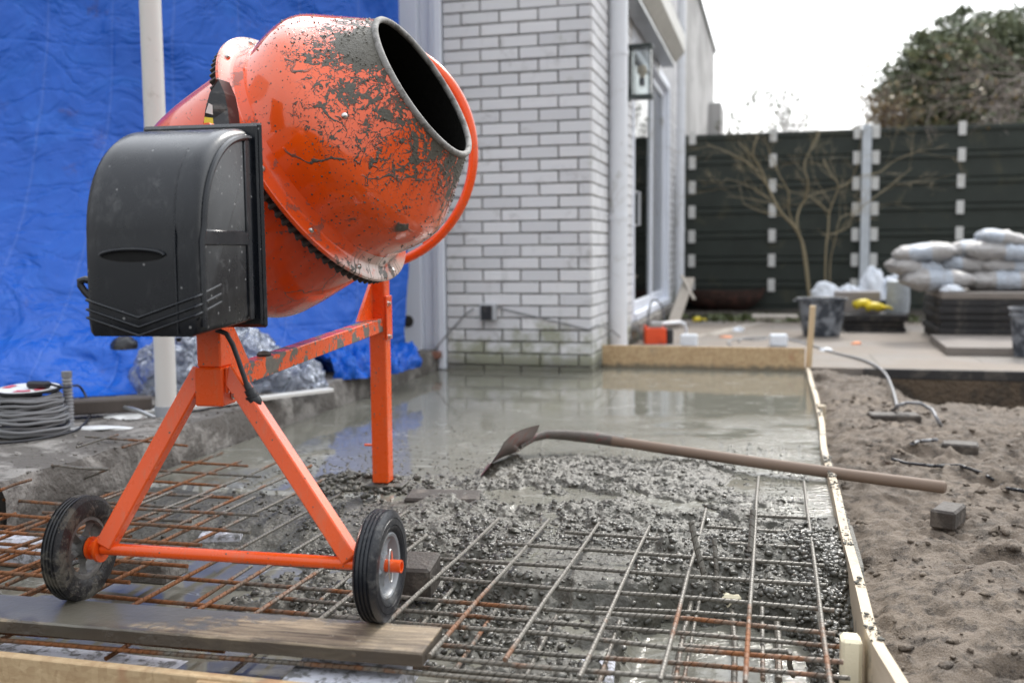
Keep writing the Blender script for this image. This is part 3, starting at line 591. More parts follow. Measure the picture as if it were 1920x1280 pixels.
# ================================================================ ground
g = MB(); 
for x0, x1, y0, y1 in ((-300, 300, -300, 600),): g.add([(x0,y0,-0.42),(x1,y0,-0.42),(x1,y1,-0.42),(x0,y1,-0.42)], [(0,1,2,3)])
tag(g.build('ground', m['earth'], at=(0,0,-0.42)), kind='structure')

U_R = 0.165          # inner face of the right form board
U_L = -1.91          # face of the old slab on the left
V_B = 1.464          # front form board
V_F = 5.63           # facing wall of the house
V_T = 5.90           # terrace edge

TRENCH = (-0.235, 0.055, 1.3, 2.16)
def board_u(v): return U_R+0.033*sst(1.85, 1.50, np.asarray(v, dtype=float))+0.019*sst(3.5, 4.3, np.asarray(v, dtype=float))
def h_pour(U, V):
    n1 = fbm(U*3.2+3, V*3.2+9, 4); n2 = fbm(U*13+1, V*13, 4, 0.6); n3 = fbm(U*45, V*45+4, 3, 0.6); n4 = 1-2*np.abs(fbm(U*75, V*75+9, 3, 0.6)-0.5); n5 = fbm(U*1.6+20, V*2.2, 3)
    edge = V + 0.16*(fbm(U*4, V*4+33, 2)-0.5)
    # lumpy belt
    lump = sst(2.05, 2.35, edge)*sst(3.75, 3.15, edge+0.35*sst(-0.3, -1.3, U))
    leftcalm = sst(-1.1, -0.75, U+0.30*(V-2.6)+0.2*(n1-.5))      # smoother grey-blue water to the left
    rightwet = 1-0.75*sst(-0.25, 0.0, U-0.0*V)*sst(2.7, 3.0, V)
    lump = lump*(0.35+0.65*leftcalm)*rightwet
    h = -0.022 + lump*(0.0285 + 0.022*(n1-0.45) + 0.030*(n2-0.45) + 0.022*(n3-0.45) + 0.008*(n4-0.8) - 0.024*sst(0.56, 0.68, n5+0.5*(n2-.5)))
    mudd = np.exp(-(((U+1.20)/0.13)**2+((V-2.80)/0.10)**2)); h = h+0.035*mudd*(0.4+1.2*n2)     # mud round the rear foot
    h = h - 0.012*sst(3.4, 3.9, V)
    h = h + 0.016*sst(2.15, 2.32, edge)*sst(2.78, 2.60, edge)*(0.5+n2)*sst(-1.1, -0.8, U)
    # front: lower and uneven
    fr = sst(2.38, 2.02, edge+0.20*(n1-.5))
    hf = -0.046 + 0.05*(n1-0.5) + 0.045*(n2-.5) + 0.028*(n3-.5) + 0.008*(n4-0.8) - 0.045*sst(2.3, 1.9, V)*sst(0.04, 0.12, U)
    hf = hf - 0.035*sst(-1.0, -1.3, U)
    hf = hf - 0.075*sst(1.75, 1.55, V)*sst(-0.45, -0.75, U)
    h = h*(1-fr) + hf*fr
    # trench near the right corner
    tr = sst(TRENCH[0]-0.05, TRENCH[0], U+0.04*(n2-.5))*sst(TRENCH[1]+0.05, TRENCH[1], U+0.04*(n2-.5))*sst(2.17, 2.05, V+0.08*(n2-.5))
    h = h*(1-tr)+(-0.19+0.01*n1)*tr
    # smooth plates of fines between the bars
    Ue = U+0.16*(n2-.5); Ve = V+0.14*(n1-.5)+0.08*(n2-.5); pl = sst(-0.70, -0.60, Ue)*sst(-0.20, -0.27, Ue)*sst(1.97, 2.05, Ve)*sst(2.40, 2.30, Ve)
    h = h*(1-pl)+(-0.008+0.012*n2+0.006*n3)*pl
    h = np.where(U > board_u(V)-0.05, np.minimum(h, 0.010), h)
    return h
us = np.linspace(U_L, U_R+0.034, 460); vs = np.concatenate([np.arange(V_B+0.02, 3.9, 0.0048), np.linspace(3.9, V_T, 60)])
tag(heightfield('wet_concrete', us, vs, h_pour, m['mix']), kind='structure')
def h_slurry(U, V):
    n1 = fbm(U*3.2+3, V*3.2+9, 4)
    edge = V + 0.16*(fbm(U*4, V*4+33, 2)-0.5)
    n2 = fbm(U*13+1, V*13, 4, 0.6); Ue = U+0.16*(n2-.5); Ve = V+0.14*(n1-.5)+0.08*(n2-.5); pl = sst(-0.65, -0.61, Ue)*sst(-0.25, -0.28, Ue)*sst(2.03, 2.06, Ve)
    d = sst(2.62, 2.40, edge+0.20*(n1-.5))*(1-pl)
    tr = sst(TRENCH[0]-0.06, TRENCH[0]-0.01, U)*sst(2.20, 2.12, V)
    z_ = -0.0015+0.003*(fbm(U*2, V*2, 3)-.5) - 0.052*d - 0.012*sst(-0.9, -1.2, U)*d - 0.050*tr*d
    return np.where((d > 0.004) & (d < 0.985) & (pl < 0.02), np.minimum(z_, h_pour(U, V)-0.004), z_)
tag(heightfield('slurry_surface', np.linspace(U_L, U_R+0.02, 150), np.concatenate([np.arange(V_B+0.02, 2.8, 0.014), np.linspace(2.8, V_T, 60)]), h_slurry, m['slurry']), kind='structure')
# tar: dark stone in the trench wall and pit bottom comes from the height field

def h_sand(U, V):
    n1 = fbm(U*1.8+50, V*1.8+7, 4); n2 = fbm(U*7+5, V*7, 4, 0.6); n3 = fbm(U*28, V*28, 3, 0.6)
    r4 = 1-2*np.abs(fbm(U*9+2, V*12, 3, 0.55)-0.5); h = -0.038 + 0.085*(n1-0.5) + 0.052*(n2-0.5) + 0.030*(n3-0.5) + 0.010*sst(0.80, 0.98, r4)*(fbm(U*3+1, V*3+8, 2) > 0.48)
    h = h - 0.02*sst(U_R+0.14, U_R+0.03, U)
    # heap of loose sand by the corner of the terrace, pit under its edge
    h = h + 0.035*np.exp(-(((U-0.42)/0.28)**2+((V-5.1)/0.5)**2))
    pit = sst(0.55, 0.80, U)*sst(4.95, 5.35, V+0.25*(n1-.5)); h = h - 0.16*pit
    h = h + 0.05*sst(0.45, 0.2, U)*sst(5.5, 5.8, V)
    h = h + 0.10*sst(0.6, 2.8, U)*sst(5.3, 3.0, V)*0.3
    for fu, fv, fr in ((0.42, 1.85, 0.055), (0.75, 1.35, 0.07), (1.05, 1.75, 0.06), (0.8, 2.65, 0.07), (1.15, 2.4, 0.07), (0.45, 2.85, 0.06), (1.0, 3.2, 0.08), (1.4, 2.6, 0.07), (0.5, 3.7, 0.07), (1.3, 4.1, 0.1), (0.62, 2.05, 0.07), (0.52, 2.45, 0.09), (0.95, 2.2, 0.08), (0.9, 1.7, 0.06), (1.2, 2.9, 0.1), (0.7, 3.3, 0.09), (1.5, 3.6, 0.1), (0.55, 1.55, 0.07)):
        d = np.sqrt(((U-fu)/fr)**2+((V-fv)/(fr*0.6))**2); h = h - 0.030*np.exp(-d**3) + 0.014*np.exp(-((d-1.45)/0.30)**2)*(0.5+n2)
    return np.minimum(h, 0.03+0*U)
tag(heightfield('sand', np.concatenate([np.arange(U_R+0.018, 2.2, 0.009), np.arange(2.2, 5.0, 0.05)]), np.concatenate([np.arange(0.5, 4.2, 0.009), np.arange(4.2, V_T-0.01, 0.016)]), h_sand, m['sand']), kind='structure')
# clods on the sand
rg = np.random.RandomState(5); n = 16000
U = U_R+0.05+rg.rand(n)**1.25*2.3; V = 1.1+rg.rand(n)**1.4*4.4; keep = fbm(U*5+5, V*5, 3) > 0.50
U = U[keep]; V = V[keep]; H = h_sand(U, V); rad = 0.0012+0.014*rg.rand(len(U))**9
pts = np.stack([UH.x*U+VH.x*V, UH.y*U+VH.y*V, H+rad*0.2], 1)
tag(scatter('sand_clods', pts, rad, m['sand'], 2, 0.6, 0.7, 4), kind='stuff', label='loose crumbs and clods of damp sand')
# terrace
t = MB(); t.box((0.5*(U_R+0.024)+15+0, V_T+30, -0.105), (30, 60, 0.27), MH); 
t.v = []; t.f = []; t.a = []
def ubox(mb, u0, u1, v0, v1, z0, z1, ch=0.0): return mb.box(((u0+u1)/2, (v0+v1)/2, (z0+z1)/2), (u1-u0, v1-v0, z1-z0), MH, ch)
ubox(t, -0.98, 40, V_T+0.02, 80, -0.40, 0.020)
tag(t.build('terrace', m['paving'], smooth=False, at=(0,0,0)), kind='structure')
t = MB(); ubox(t, 0.50, 5.0, V_T-0.022, V_T+0.015, -0.03, 0.024, 0.003)
tag(t.build('terrace_edging', m['greyslab'], smooth=False), 'dark strip along the edge of the terrace above the sand pit', 'edging')
# old slab on the left
def slab_fn(U, V): return 0.115+0.018*(fbm(U*4+8, V*4, 4)-.5)+0.010*(fbm(U*22, V*22, 3)-.5)
SLAB = MB()
nu_, nv_ = 60, 190
def slab_pt(i, j):
    v = 2.12+(V_F-2.12)*j; 
    e = 0.03*(float(fbm(np.array([0.0]), np.array([v*7]), 4)[0])-0.5)
    if i < 0.2:  # face going up
        k = i/0.2; return W(U_L+e*k-0.012*k, v, -0.40+(0.505)*k + (0.0 if k < .99 else float(slab_fn(np.array([U_L]), np.array([v]))[0])-0.115))
    k = (i-0.2)/0.8; u = U_L-0.03+e*(1-k)-2.6*k**1.6
    return W(u, v, float(slab_fn(np.array([u]), np.array([v]))[0]))
SLAB.grid(slab_pt, nu_, nv_)
ubox(SLAB, -6.0, U_L-0.06, 2.13, V_F, -0.40, 0.09)
tag(SLAB.build('old_slab', m['slab'], ang=50), kind='structure')

# ================================================================ house
house = thing('house', W(-1.0, V_F, 0), 'white painted brick house with a sliding glass door and flat roof', 'house')
def bricks(mb, face, a0, a1, z0, z1, depth, holes=(), course=0.070, pitch=0.2275, joint=0.0095, first=0.0, off0=0.0, ends=None):
    # face: function (a, d, z) -> point; a runs along the wall, d outwards
    rnd = random.Random(11); z = z0; row = 0
    while z < z1:
        a = a0 - (0 if row % 2 == 0 else pitch/2) + off0 - pitch
        while a < a1:
            b0 = max(a, a0); b1 = min(a+pitch-joint, a1)
            if b1-b0 > 0.02:
                zc = z+course/2; ok = True
                for (h0, h1, k0, k1) in holes:
                    if b1 > h0 and b0 < h1 and zc > k0 and zc < k1:
                        if b0 < h0-0.03 and h0 < b1: b1 = h0
                        elif b1 > h1+0.03: b0 = h1
                        else: ok = False
                if ok and b1-b0 > 0.02:
                    mb.val = rnd.random(); j = rnd.uniform(-0.0015, 0.0015); c = 0.003
                    zz0 = z+0.0015*rnd.uniform(-1, 1); zz1 = z+course-joint+0.0015*rnd.uniform(-1, 1)
                    vs = [face(b0, -0.01, zz0), face(b1, -0.01, zz0), face(b1, -0.01, zz1), face(b0, -0.01, zz1),
                          face(b0, j+0.012-c, zz0), face(b1, j+0.012-c, zz0), face(b1, j+0.012-c, zz1), face(b0, j+0.012-c, zz1),
                          face(b0+c, j+0.012, zz0+c), face(b1-c, j+0.012, zz0+c), face(b1-c, j+0.012, zz1-c), face(b0+c, j+0.012, zz1-c)]
                    mb.add(vs, [(0,1,5,4),(1,2,6,5),(2,3,7,6),(3,0,4,7),(4,5,9,8),(5,6,10,9),(6,7,11,10),(7,4,8,11),(8,9,10,11)])
            a += pitch
        z += course; row += 1
ROOF = 3.9
# front face (looking to -v), from u=-1.87 to -1.0
fw = MB(); bricks(fw, lambda a, d, z: W(-1.87+a, V_F-d, z), 0, 0.86, -0.035, 3.3, 0.1)
fw.build('front_wall', m['brick'], house, smooth=False, fixn=False)
DOOR = (1.75, 4.15, 0.20, 2.42)     # along v from V_F
DOOR = (7.30-V_F, 9.90-V_F, 0.17, 2.30)
sw = MB(); bricks(sw, lambda a, d, z: W(-1.012+d, V_F+0.0+a, z), 0.0, 5.1, -0.035, 3.3, 0.1, holes=((DOOR[0], DOOR[1], DOOR[2], DOOR[3]),), off0=0.11)
sw.build('side_wall', m['brick'], house, smooth=False, fixn=False)
core = MB()
ubox(core, -1.87, -1.01, V_F+0.008, V_F+1.66, -0.4, ROOF-0.01)
ubox(core, -1.50, -1.011, 9.91, 17, -0.4, ROOF-0.01); ubox(core, -1.50, -1.012, V_F+1.6, 9.95, DOOR[3]+0.01, ROOF-0.011); ubox(core, -1.50, -1.0125, V_F+1.6, 9.95, -0.4, DOOR[2]-0.01)
core.build('wall_core', m['mortar'], house, smooth=False)
inn = MB(); ubox(inn, -4.5, -4.4, V_F+0.2, 17, -0.3, ROOF-0.02); ubox(inn, -4.45, -1.52, 11.0, 11.1, -0.3, ROOF-0.02); ubox(inn, -4.45, -1.52, V_F+1.4, 11.0, 0.10, 0.16); ubox(inn, -4.45, -1.52, V_F+1.4, 11.0, 2.5, 2.6)
inn.build('room', m['dark'], house, smooth=False)
cur = MB(); cur.grid(lambda i, j: W(-1.16+0.03*math.sin(i*100), 7.33+2.5*i, 0.2+2.1*j), 140, 2); cur.build('curtain', simple('grey_curtain', (0.50, 0.52, 0.53), 0.8), house)
pl_ = MB(); ubox(pl_, -1.01, -0.985, V_F+5.12, 17.0, -0.3, ROOF-0.012); ubox(pl_, -1.02, -0.994, V_F-0.02, V_F+5.119, 3.30, ROOF-0.012); ubox(pl_, -1.87, -1.021, V_F-0.006, V_F+0.006, 3.30, ROOF-0.012)
pl_.build('rendered_wall', m['render'], house, smooth=False)
rf = MB(); ubox(rf, -6.0, -0.955, V_F-0.05, 17.05, ROOF-0.008, ROOF+0.05, 0.004); rf.build('roof', m['darktrim'], house, smooth=False)
# rear wall behind the tarp
rw = MB(); ubox(rw, -6.0, -2.22, V_F+0.25, V_F+0.5, -0.3, ROOF-0.015); ubox(rw, -6.2, -6.0, 0.0, V_F+0.5, -0.3, ROOF-0.015); rw.build('back_wall', m['render'], house, smooth=False)
# sliding door in the side wall
dr = MB(); v0, v1, z0, z1 = 7.30, 9.90, 0.17, 2.30
for (a, b_, c, d) in ((v0, v0+0.07, z0, z1), (v1-0.07, v1, z0, z1)): ubox(dr, -1.075, -0.992, a+0.001, b_-0.001, c+0.001, d-0.001, 0.004)
ubox(dr, -1.073, -0.994, v0+0.07, v1-0.07, z1-0.08, z1-0.002, 0.004); ubox(dr, -1.073, -0.975, v0+0.07, v1-0.07, z0+0.002, z0+0.06, 0.004)
dfr = dr.build('door_frame', m['white'], house, smooth=False)
sash = MB()
for (a, b_, uo) in ((v0+0.075, 8.62, -1.03), (8.54, v1-0.075, -1.06)):
    ubox(sash, uo-0.02, uo+0.02, a, a+0.07, z0+0.065, z1-0.085, 0.004); ubox(sash, uo-0.02, uo+0.02, b_-0.07, b_, z0+0.065, z1-0.085, 0.004)
    ubox(sash, uo-0.019, uo+0.019, a+0.07, b_-0.07, z0+0.065, z0+0.14, 0.004); ubox(sash, uo-0.019, uo+0.019, a+0.07, b_-0.07, z1-0.155, z1-0.085, 0.004)
sash.build('door_sash', m['white'], house, smooth=False)
pane = MB(); ubox(pane, -1.033, -1.027, v0+0.14, 8.56, z0+0.13, z1-0.15); ubox(pane, -1.063, -1.057, 8.60, v1-0.14, z0+0.13, z1-0.15); pane.build('pane', m['glass'], house, smooth=False)
hd = MB(); c0 = W(-0.965, 7.41, 1.0); hd.tube([W(-1.005, 7.41, 0.88), W(-0.965, 7.41, 0.88), W(-0.965, 7.41, 1.12), W(-1.005, 7.41, 1.12)], 0.011, 8); hd.build('handle', m['alu'], house)
sill = MB(); ubox(sill, -1.0, -0.93, v0-0.05, v1+0.05, 0.10, 0.165, 0.005); sill.build('door_sill', m['slab'], house, smooth=False)
# roller shutter box
sh = thing('roller_shutter', W(-0.9, 8, 2.4), 'long grey and cream roller shutter housing above the sliding glass door', 'shutter')
q = MB(); prof = [(-0.998, 2.33), (-0.86, 2.33), (-0.78, 2.42), (-0.78, 2.56), (-0.90, 2.66), (-0.998, 2.66)]
vs = [W(u, 6.45, z) for u, z in prof]+[W(u, 9.05, z) for u, z in prof]; n = len(prof); q.add(vs, [tuple(range(n)), tuple(range(n, 2*n))]+[(i, (i+1) % n, n+(i+1) % n, n+i) for i in range(n)])
q.build('housing', simple('cream_grey_metal', (0.52, 0.51, 0.47), 0.5), sh, smooth=False)
q = MB(); ubox(q, -0.985, -0.865, 6.47, 9.03, 2.295, 2.329, 0.003); q.build('slat_guide', m['alu'], sh, smooth=False)
# white frames left of the front wall
fr = thing('door_post', W(-2.03, V_F, 0), 'white painted door casing standing between the blue tarp and the brick wall', 'door frame')
q = MB(); ubox(q, -2.20, -2.03, V_F-0.02, V_F+0.24, 0.02, 3.3, 0.003); q.build('panel', m['white'], fr, smooth=False)
q = MB(); ubox(q, -2.03, -1.955, V_F+0.05, V_F+0.24, 0.02, 3.3, 0.002); q.build('recess_strip', m['white'], fr, smooth=False)
q = MB(); ubox(q, -1.955, -1.925, V_F-0.005, V_F+0.24, 0.04, 3.3, 0.003); ubox(q, -1.925, -1.878, V_F-0.03, V_F+0.2, 0.0, 3.3, 0.006); q.build('trim', m['white'], fr, smooth=False)
q = MB(); Mx = Matrix.Translation(W(-2.115, V_F-0.022, 0.285)) @ Matrix.Rotation(AH*-1, 4, 'Z') @ Matrix.Rotation(R(90), 4, 'X')
q.lathe([(0.0001, 0.004), (0.022, 0.004), (0.035, 0.002), (0.036, -0.004)], 20, Mx); q.build('oval_cap', m['gear'], fr)
# downpipes
def pipe(name, u, v, r_, z0_, z1_, lab, mat='pvc'):
    o = thing(name, W(u, v, z0_), lab, 'downpipe')
    q = MB(); q.tube([W(u, v, z0_), W(u, v, z1_)], r_, 28); q.build('pipe', m[mat], o)
    q = MB()
    for zc in (0.9, 1.9, 2.9):
        q = MB(); q.tube([W(u, v, zc-0.015), W(u, v, zc+0.015)], r_+0.004, 28); q.build('bracket', m[mat], o)
    return o
pipe('downpipe', -0.940, 6.22, 0.058, 0.02, 3.88, 'thick white round downpipe on the side wall just past the brick corner')
pipe('downpipe', -0.93, 10.35, 0.045, 0.02, 3.88, 'thinner white downpipe on the side wall beyond the sliding door')
# wall lamp
wl = thing('wall_lamp', W(-0.9, 6.93, 1.7), 'glass box wall lantern with a round bulb beside the sliding door', 'wall lamp')
q = MB(); lu, lv = -0.885, 6.93; lz0, lz1 = 1.745, 2.06; s_ = 0.062
for a in (-1, 1):
    for b_ in (-1, 1): ubox(q, lu+a*s_-0.005, lu+a*s_+0.005, lv+b_*s_-0.005, lv+b_*s_+0.005, lz0, lz1)
ubox(q, lu-0.075, lu+0.075, lv-0.075, lv+0.075, lz1+0.001, lz1+0.018, 0.003); ubox(q, lu-0.075, lu+0.075, lv-0.075, lv+0.075, lz0-0.02, lz0-0.001, 0.003)
ubox(q, -0.995, -0.965, lv-0.07, lv+0.07, lz0-0.03, lz1+0.02, 0.003); ubox(q, -0.966, lu-0.07, lv-0.02, lv+0.02, 1.76, 1.79); q.build('lamp_frame', m['lampframe'], wl, smooth=False)
q = MB()
for a in (-1, 1): ubox(q, lu+a*s_-0.001, lu+a*s_+0.001, lv-s_+0.006, lv+s_-0.006, lz0+0.001, lz1-0.001); ubox(q, lu-s_+0.006, lu+s_-0.006, lv+a*s_-0.001, lv+a*s_+0.001, lz0+0.001, lz1-0.001)
q.build('lamp_glass', mat_glass('lamp_glass', (0.93, 0.95, 0.95)), wl, smooth=False)
q = MB(); Mb = Matrix.Translation(W(lu, lv, 1.86)); q.lathe([(0.0001, -0.0), (0.02, 0), (0.02, 0.05), (0.013, 0.055)], 16, Mb @ Matrix.Translation((0,0,-0.05))); q.build('lamp_socket', m['black'], wl)
q = MB(); q.lathe([(0.012, 0.0), (0.02, 0.012)]+[(0.036*math.sin(R(a)), 0.055-0.036*math.cos(R(a))) for a in range(40, 181, 14)], 20, Mb); q.build('bulb', m['bulb'], wl)
# socket box on the front wall with its cable
sb = thing('outdoor_socket', P(903, 588, 5.62), 'small dark outdoor socket box low on the white brick wall', 'socket')
pb = uv_of(P(901, 588, 5.66)); zb = P(901, 588, 5.66).z
q = MB(); ubox(q, pb[0]-0.048, pb[0]+0.048, V_F-0.065, V_F-0.014, zb-0.05, zb+0.05, 0.006); q.build('case', simple('pale_grey_plastic', (0.42, 0.43, 0.45), 0.5), sb, smooth=False)
q = MB(); ubox(q, pb[0]-0.036, pb[0]+0.03, V_F-0.078, V_F-0.066, zb-0.045, zb+0.04, 0.004); q.build('lid', m['black'], sb, smooth=False)
def wallpt(px, py, d=0.02):      # a point on the front wall
    r_ = ray(px, py); n_ = VH; o0 = Vector((0,0,CAMZ)); t_ = ((V_F-d)-o0.dot(n_))/r_.dot(n_); return o0+r_*t_
q = MB(); q.tube([wallpt(*p) for p in ((918,574),(940,578),(980,588),(1030,600),(1080,612),(1104,618))]+[W(-0.975, V_F+0.02, 0.27), W(-0.96, V_F+0.4, 0.22), W(-0.90, V_F+0.62, 0.12), W(-0.86, V_F+0.9, 0.03)], 0.0045, 6)
tag(q.build('wall_cable', m['greycable']), 'thin grey cable drooping from the socket to the right past the brick corner', 'cable')
q = MB(); q.tube([wallpt(*p, 0.03) for p in ((888,578),(870,592),(845,620),(815,655),(790,690))], 0.005, 6)
tag(q.build('wall_cable', m['greycable']), 'grey cable running from the socket down left to the white door casing', 'cable')
# steel and cable junk
q = MB(); ubox(q, -1.99, -1.90, V_F-0.10, V_F-0.03, 0.07, 0.11, 0.004); tag(q.build('loose_brick', simple('red_brick', (0.22, 0.10, 0.07), 0.8)), 'broken red brick wedged at the foot of the white door casing', 'brick')

# ================================================================ tarp
A0 = P(-260, 745, 4.0); 
base = [P(-300, 752, 3.7), P(-60, 748, 3.98), P(100, 746, 4.05), P(270, 738, 4.15), P(430, 712, 4.55), P(600, 706, 4.85), P(700, 700, 5.2), P(757, 690, 5.45)]
top = [P(-300, -300, 4.9), P(-60, -300, 5.1), P(120, -300, 5.22), P(270, -300, 5.30), P(420, -300, 5.38), P(560, -300, 5.44), P(660, -300, 5.5), P(746, -300, 5.55)]
def lerpl(L, t):
    x = t*(len(L)-1); i = min(int(x), len(L)-2); f = x-i; f = f
    return L[i]*(1-f)+L[i+1]*f
def vn(a, b, o=4): return float(fbm(np.array([a]), np.array([b]), o)[0])
def tarpf(i, j):
    a = lerpl(base, i); b_ = lerpl(top, i); a = Vector((a.x, a.y, 0.115))
    k = j**1.0
    kk = 1-(1-j)**2.6
    p = Vector((a.x+(b_.x-a.x)*kk, a.y+(b_.y-a.y)*kk, a.z+(b_.z-a.z)*(j**1.15)))
    d = 0.16*(vn(i*6+j*1.5, j*2.2+i*2.0, 3)-0.5)+0.030*(vn(i*22-j*8, j*10+i*5, 2)-.5)
    low = max(0, 1-j*5); d += low*0.20*(vn(i*9+3, j*16+i*4+9, 3)-.55)
    d = max(d, -0.12)
    return p+Vector((-0.5*d, -d, 0.35*d*low if j > 0.01 else 0))
q = MB(); q.grid(tarpf, 190, 170)
tag(q.build('tarpaulin', m['tarp'], ang=180), 'creased bright blue tarpaulin hanging behind the cement mixer', 'tarpaulin')
# crumpled blue edge lying at its foot on the right
q = MB(); cpt = [P(600, 712, 4.7), P(660, 708, 4.8), P(720, 702, 4.95), P(768, 692, 5.2)]
def crum(i, j):
    a = lerpl(cpt, i); ph = j*math.pi; r0 = 0.085+0.07*vn(i*6, 3, 2); n_ = vn(i*22+4, j*9, 4)
    return Vector((a.x+(0.6*r0*math.cos(ph))*(0.6+n_), a.y+r0*math.cos(ph)*-1.0*(0.7+0.5*n_), 0.11+r0*math.sin(ph)*(0.45+0.95*n_)))
q.grid(crum, 70, 24); tag(q.build('tarpaulin_heap', m['tarp'], ang=180), 'crumpled end of the blue tarp heaped on the slab by the white door casing', 'tarpaulin')
# post standing on the slab
pp = G(313, 778, 0.12); po = thing('round_post', pp, 'tall cream round post standing on the old slab in front of the tarp', 'post')
q = MB(); q.tube([pp+Vector((0,0,-0.005)), pp+Vector((0.0,0,2.6))], [0.037, 0.037], 28); q.build('shaft', m['creampost'], po)
q = MB(); q.tube([pp+Vector((0,0,-0.004)), pp+Vector((0,0,0.035))], 0.041, 24); q.build('foot', simple('grey_sleeve', (0.33,0.35,0.38), 0.6), po)

t = MB(); ubox(t, 0.42, 5.2, V_T-0.024, V_T+0.018, -0.41, -0.032)
tag(t.build('soil_face', simple('brown_soil_face', (0.12, 0.088, 0.060), 0.95, 0.4, 9, 1.0, 0.03, dirt=(0.05,0.042,0.034), dirtamt=0.4), smooth=False), kind='structure')

# ================================================================ cement mixer
MA = R(10.4)
MU = Vector((math.cos(MA), -math.sin(MA), 0)); MV = Vector((math.sin(MA), math.cos(MA), 0)); ZZ = Vector((0,0,1))
def ML(origin): return Matrix(((MU.x, MV.x, 0, origin.x), (MU.y, MV.y, 0, origin.y), (0, 0, 1, origin.z), (0, 0, 0, 1)))
axle_c = (P(165, 1020, 1.90)+P(722, 1054, 1.795))/2; axle_c.z = 0.138
mixer = thing('cement_mixer', (axle_c.x+0.1, axle_c.y+0.5, 0), 'orange cement mixer splashed with concrete, its drum tilted up to the right', 'cement mixer')
# --- drum
DC = Vector((-0.453, 2.42, 0.9246))
el = R(29.2); az = R(18.06); MUd = Vector((math.cos(az), -math.sin(az), 0)); AX = MUd*math.cos(el)+ZZ*math.sin(el)
XA = (ZZ - AX*AX.z).normalized(); YA = AX.cross(XA).normalized()
MD = Matrix(((XA.x, YA.x, AX.x, DC.x), (XA.y, YA.y, AX.y, DC.y), (XA.z, YA.z, AX.z, DC.z), (0,0,0,1)))
def rprof(pts, k=5):     # smooth a profile
    out = []
    for i in range(len(pts)-1):
        p0 = pts[max(i-1, 0)]; p1 = pts[i]; p2 = pts[i+1]; p3 = pts[min(i+2, len(pts)-1)]
        for s in range(k):
            t = s/k; out.append(tuple(0.5*((2*p1[a])+(-p0[a]+p2[a])*t+(2*p0[a]-5*p1[a]+4*p2[a]-p3[a])*t*t+(-p0[a]+3*p1[a]-3*p2[a]+p3[a])*t**3) for a in (0, 1)))
    out.append(pts[-1]); return out
DS = 0.93
upper = [(0.286, 0.002), (0.291, 0.05), (0.297, 0.095), (0.297, 0.130), (0.290, 0.155), (0.276, 0.178), (0.247, 0.216), (0.217, 0.256), (0.178, 0.306)]
upper = [(r_*1.0, z_) for r_, z_ in upper]
q = MB(); q.lathe(rprof(upper, 4), 128, None)
dru = q.build('drum_mouth_cone', m['drum'], mixer, M=MD, ang=60)
bowl = [(0.287, -0.022), (0.289, -0.08), (0.290, -0.15), (0.289, -0.215), (0.281, -0.280), (0.250, -0.328), (0.202, -0.358), (0.10, -0.385), (0.0005, -0.392)]
q = MB(); q.lathe(rprof(bowl, 4), 96); q.build('drum_bowl', m['bowl'], mixer, M=MD, ang=60)
q = MB(); inn = [(max(r_-0.010, 0.0003), z_+(0.004 if z_ < -0.3 else 0)) for r_, z_ in bowl[::-1]]+[(r_-0.010, z_) for r_, z_ in upper[:-1]]+[(0.172, 0.305)]
q.lathe(rprof(inn, 3), 80); q.build('drum_inside', m['inner'], mixer, M=MD, ang=60)
q = MB(); q.tube([(0.1765*math.cos(t), 0.1765*math.sin(t), 0.308) for t in [2*math.pi*k/96 for k in range(96)]], 0.0075, 10, closed=True)
q.build('drum_rim', simple('cement_covered_rim', (0.26, 0.25, 0.235), 0.7, 0.35, 60, 1.0, 0.002, dirt=(0.09, 0.085, 0.075), dirtamt=0.4), mixer, M=MD)
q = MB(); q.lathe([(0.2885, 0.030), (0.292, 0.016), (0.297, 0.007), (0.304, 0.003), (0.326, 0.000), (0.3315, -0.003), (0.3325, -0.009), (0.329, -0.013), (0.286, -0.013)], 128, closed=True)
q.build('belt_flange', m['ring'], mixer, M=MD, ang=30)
q = MB(); n = 92; prof_ = []
vs = []; fs = []
for k in range(n*4):
    t = 2*math.pi*k/(n*4); r_ = (0.326 if (k % 4) in (0, 1) else 0.313); vs += [(r_*math.cos(t), r_*math.sin(t), -0.0135), (r_*math.cos(t), r_*math.sin(t), -0.034), (0.288*math.cos(t), 0.288*math.sin(t), -0.034)]
for k in range(n*4):
    a = k*3; b_ = ((k+1) % (n*4))*3; fs += [(a, b_, b_+1, a+1), (a+1, b_+1, b_+2, a+2)]
q.add(vs, fs); q.build('ring_gear', m['gear'], mixer, M=MD, smooth=False)
# bolts in the flange and on the cone
for k in range(12):
    t = 2*math.pi*(k+0.35)/12; r_ = 0.314; Mk = MD @ Matrix.Translation((r_*math.cos(t), r_*math.sin(t), 0.001)); q = MB()
    q.lathe([(0.0002, 0.007), (0.004, 0.0065), (0.0065, 0.003), (0.007, -0.004)], 10, None); q.build('bolt', m['steel'], mixer, M=Mk)
def cone_pt(deg, z):
    t = R(deg); 
    for (r0, z0_), (r1, z1_) in zip(upper, upper[1:]):
        if z0_ <= z <= z1_: r_ = r0+(r1-r0)*(z-z0_)/(z1_-z0_); nr = Vector((z1_-z0_, 0, -(r1-r0))).normalized(); break
    nn = Vector((nr.x*math.cos(t), nr.x*math.sin(t), nr.z)); return Vector((r_*math.cos(t), r_*math.sin(t), z)), nn
def orient(p, n_): return Matrix.Translation(p) @ n_.to_track_quat('Z', 'Y').to_matrix().to_4x4()
for deg, z in ((-20, 0.200), (100, 0.200), (220, 0.200)):
    p, n_ = cone_pt(deg, z); q = MB(); q.lathe([(0.0002, 0.007), (0.0045, 0.006), (0.007, 0.003), (0.0085, -0.002)], 14); q.build('rivet', m['steel'], mixer, M=MD @ orient(p, n_))
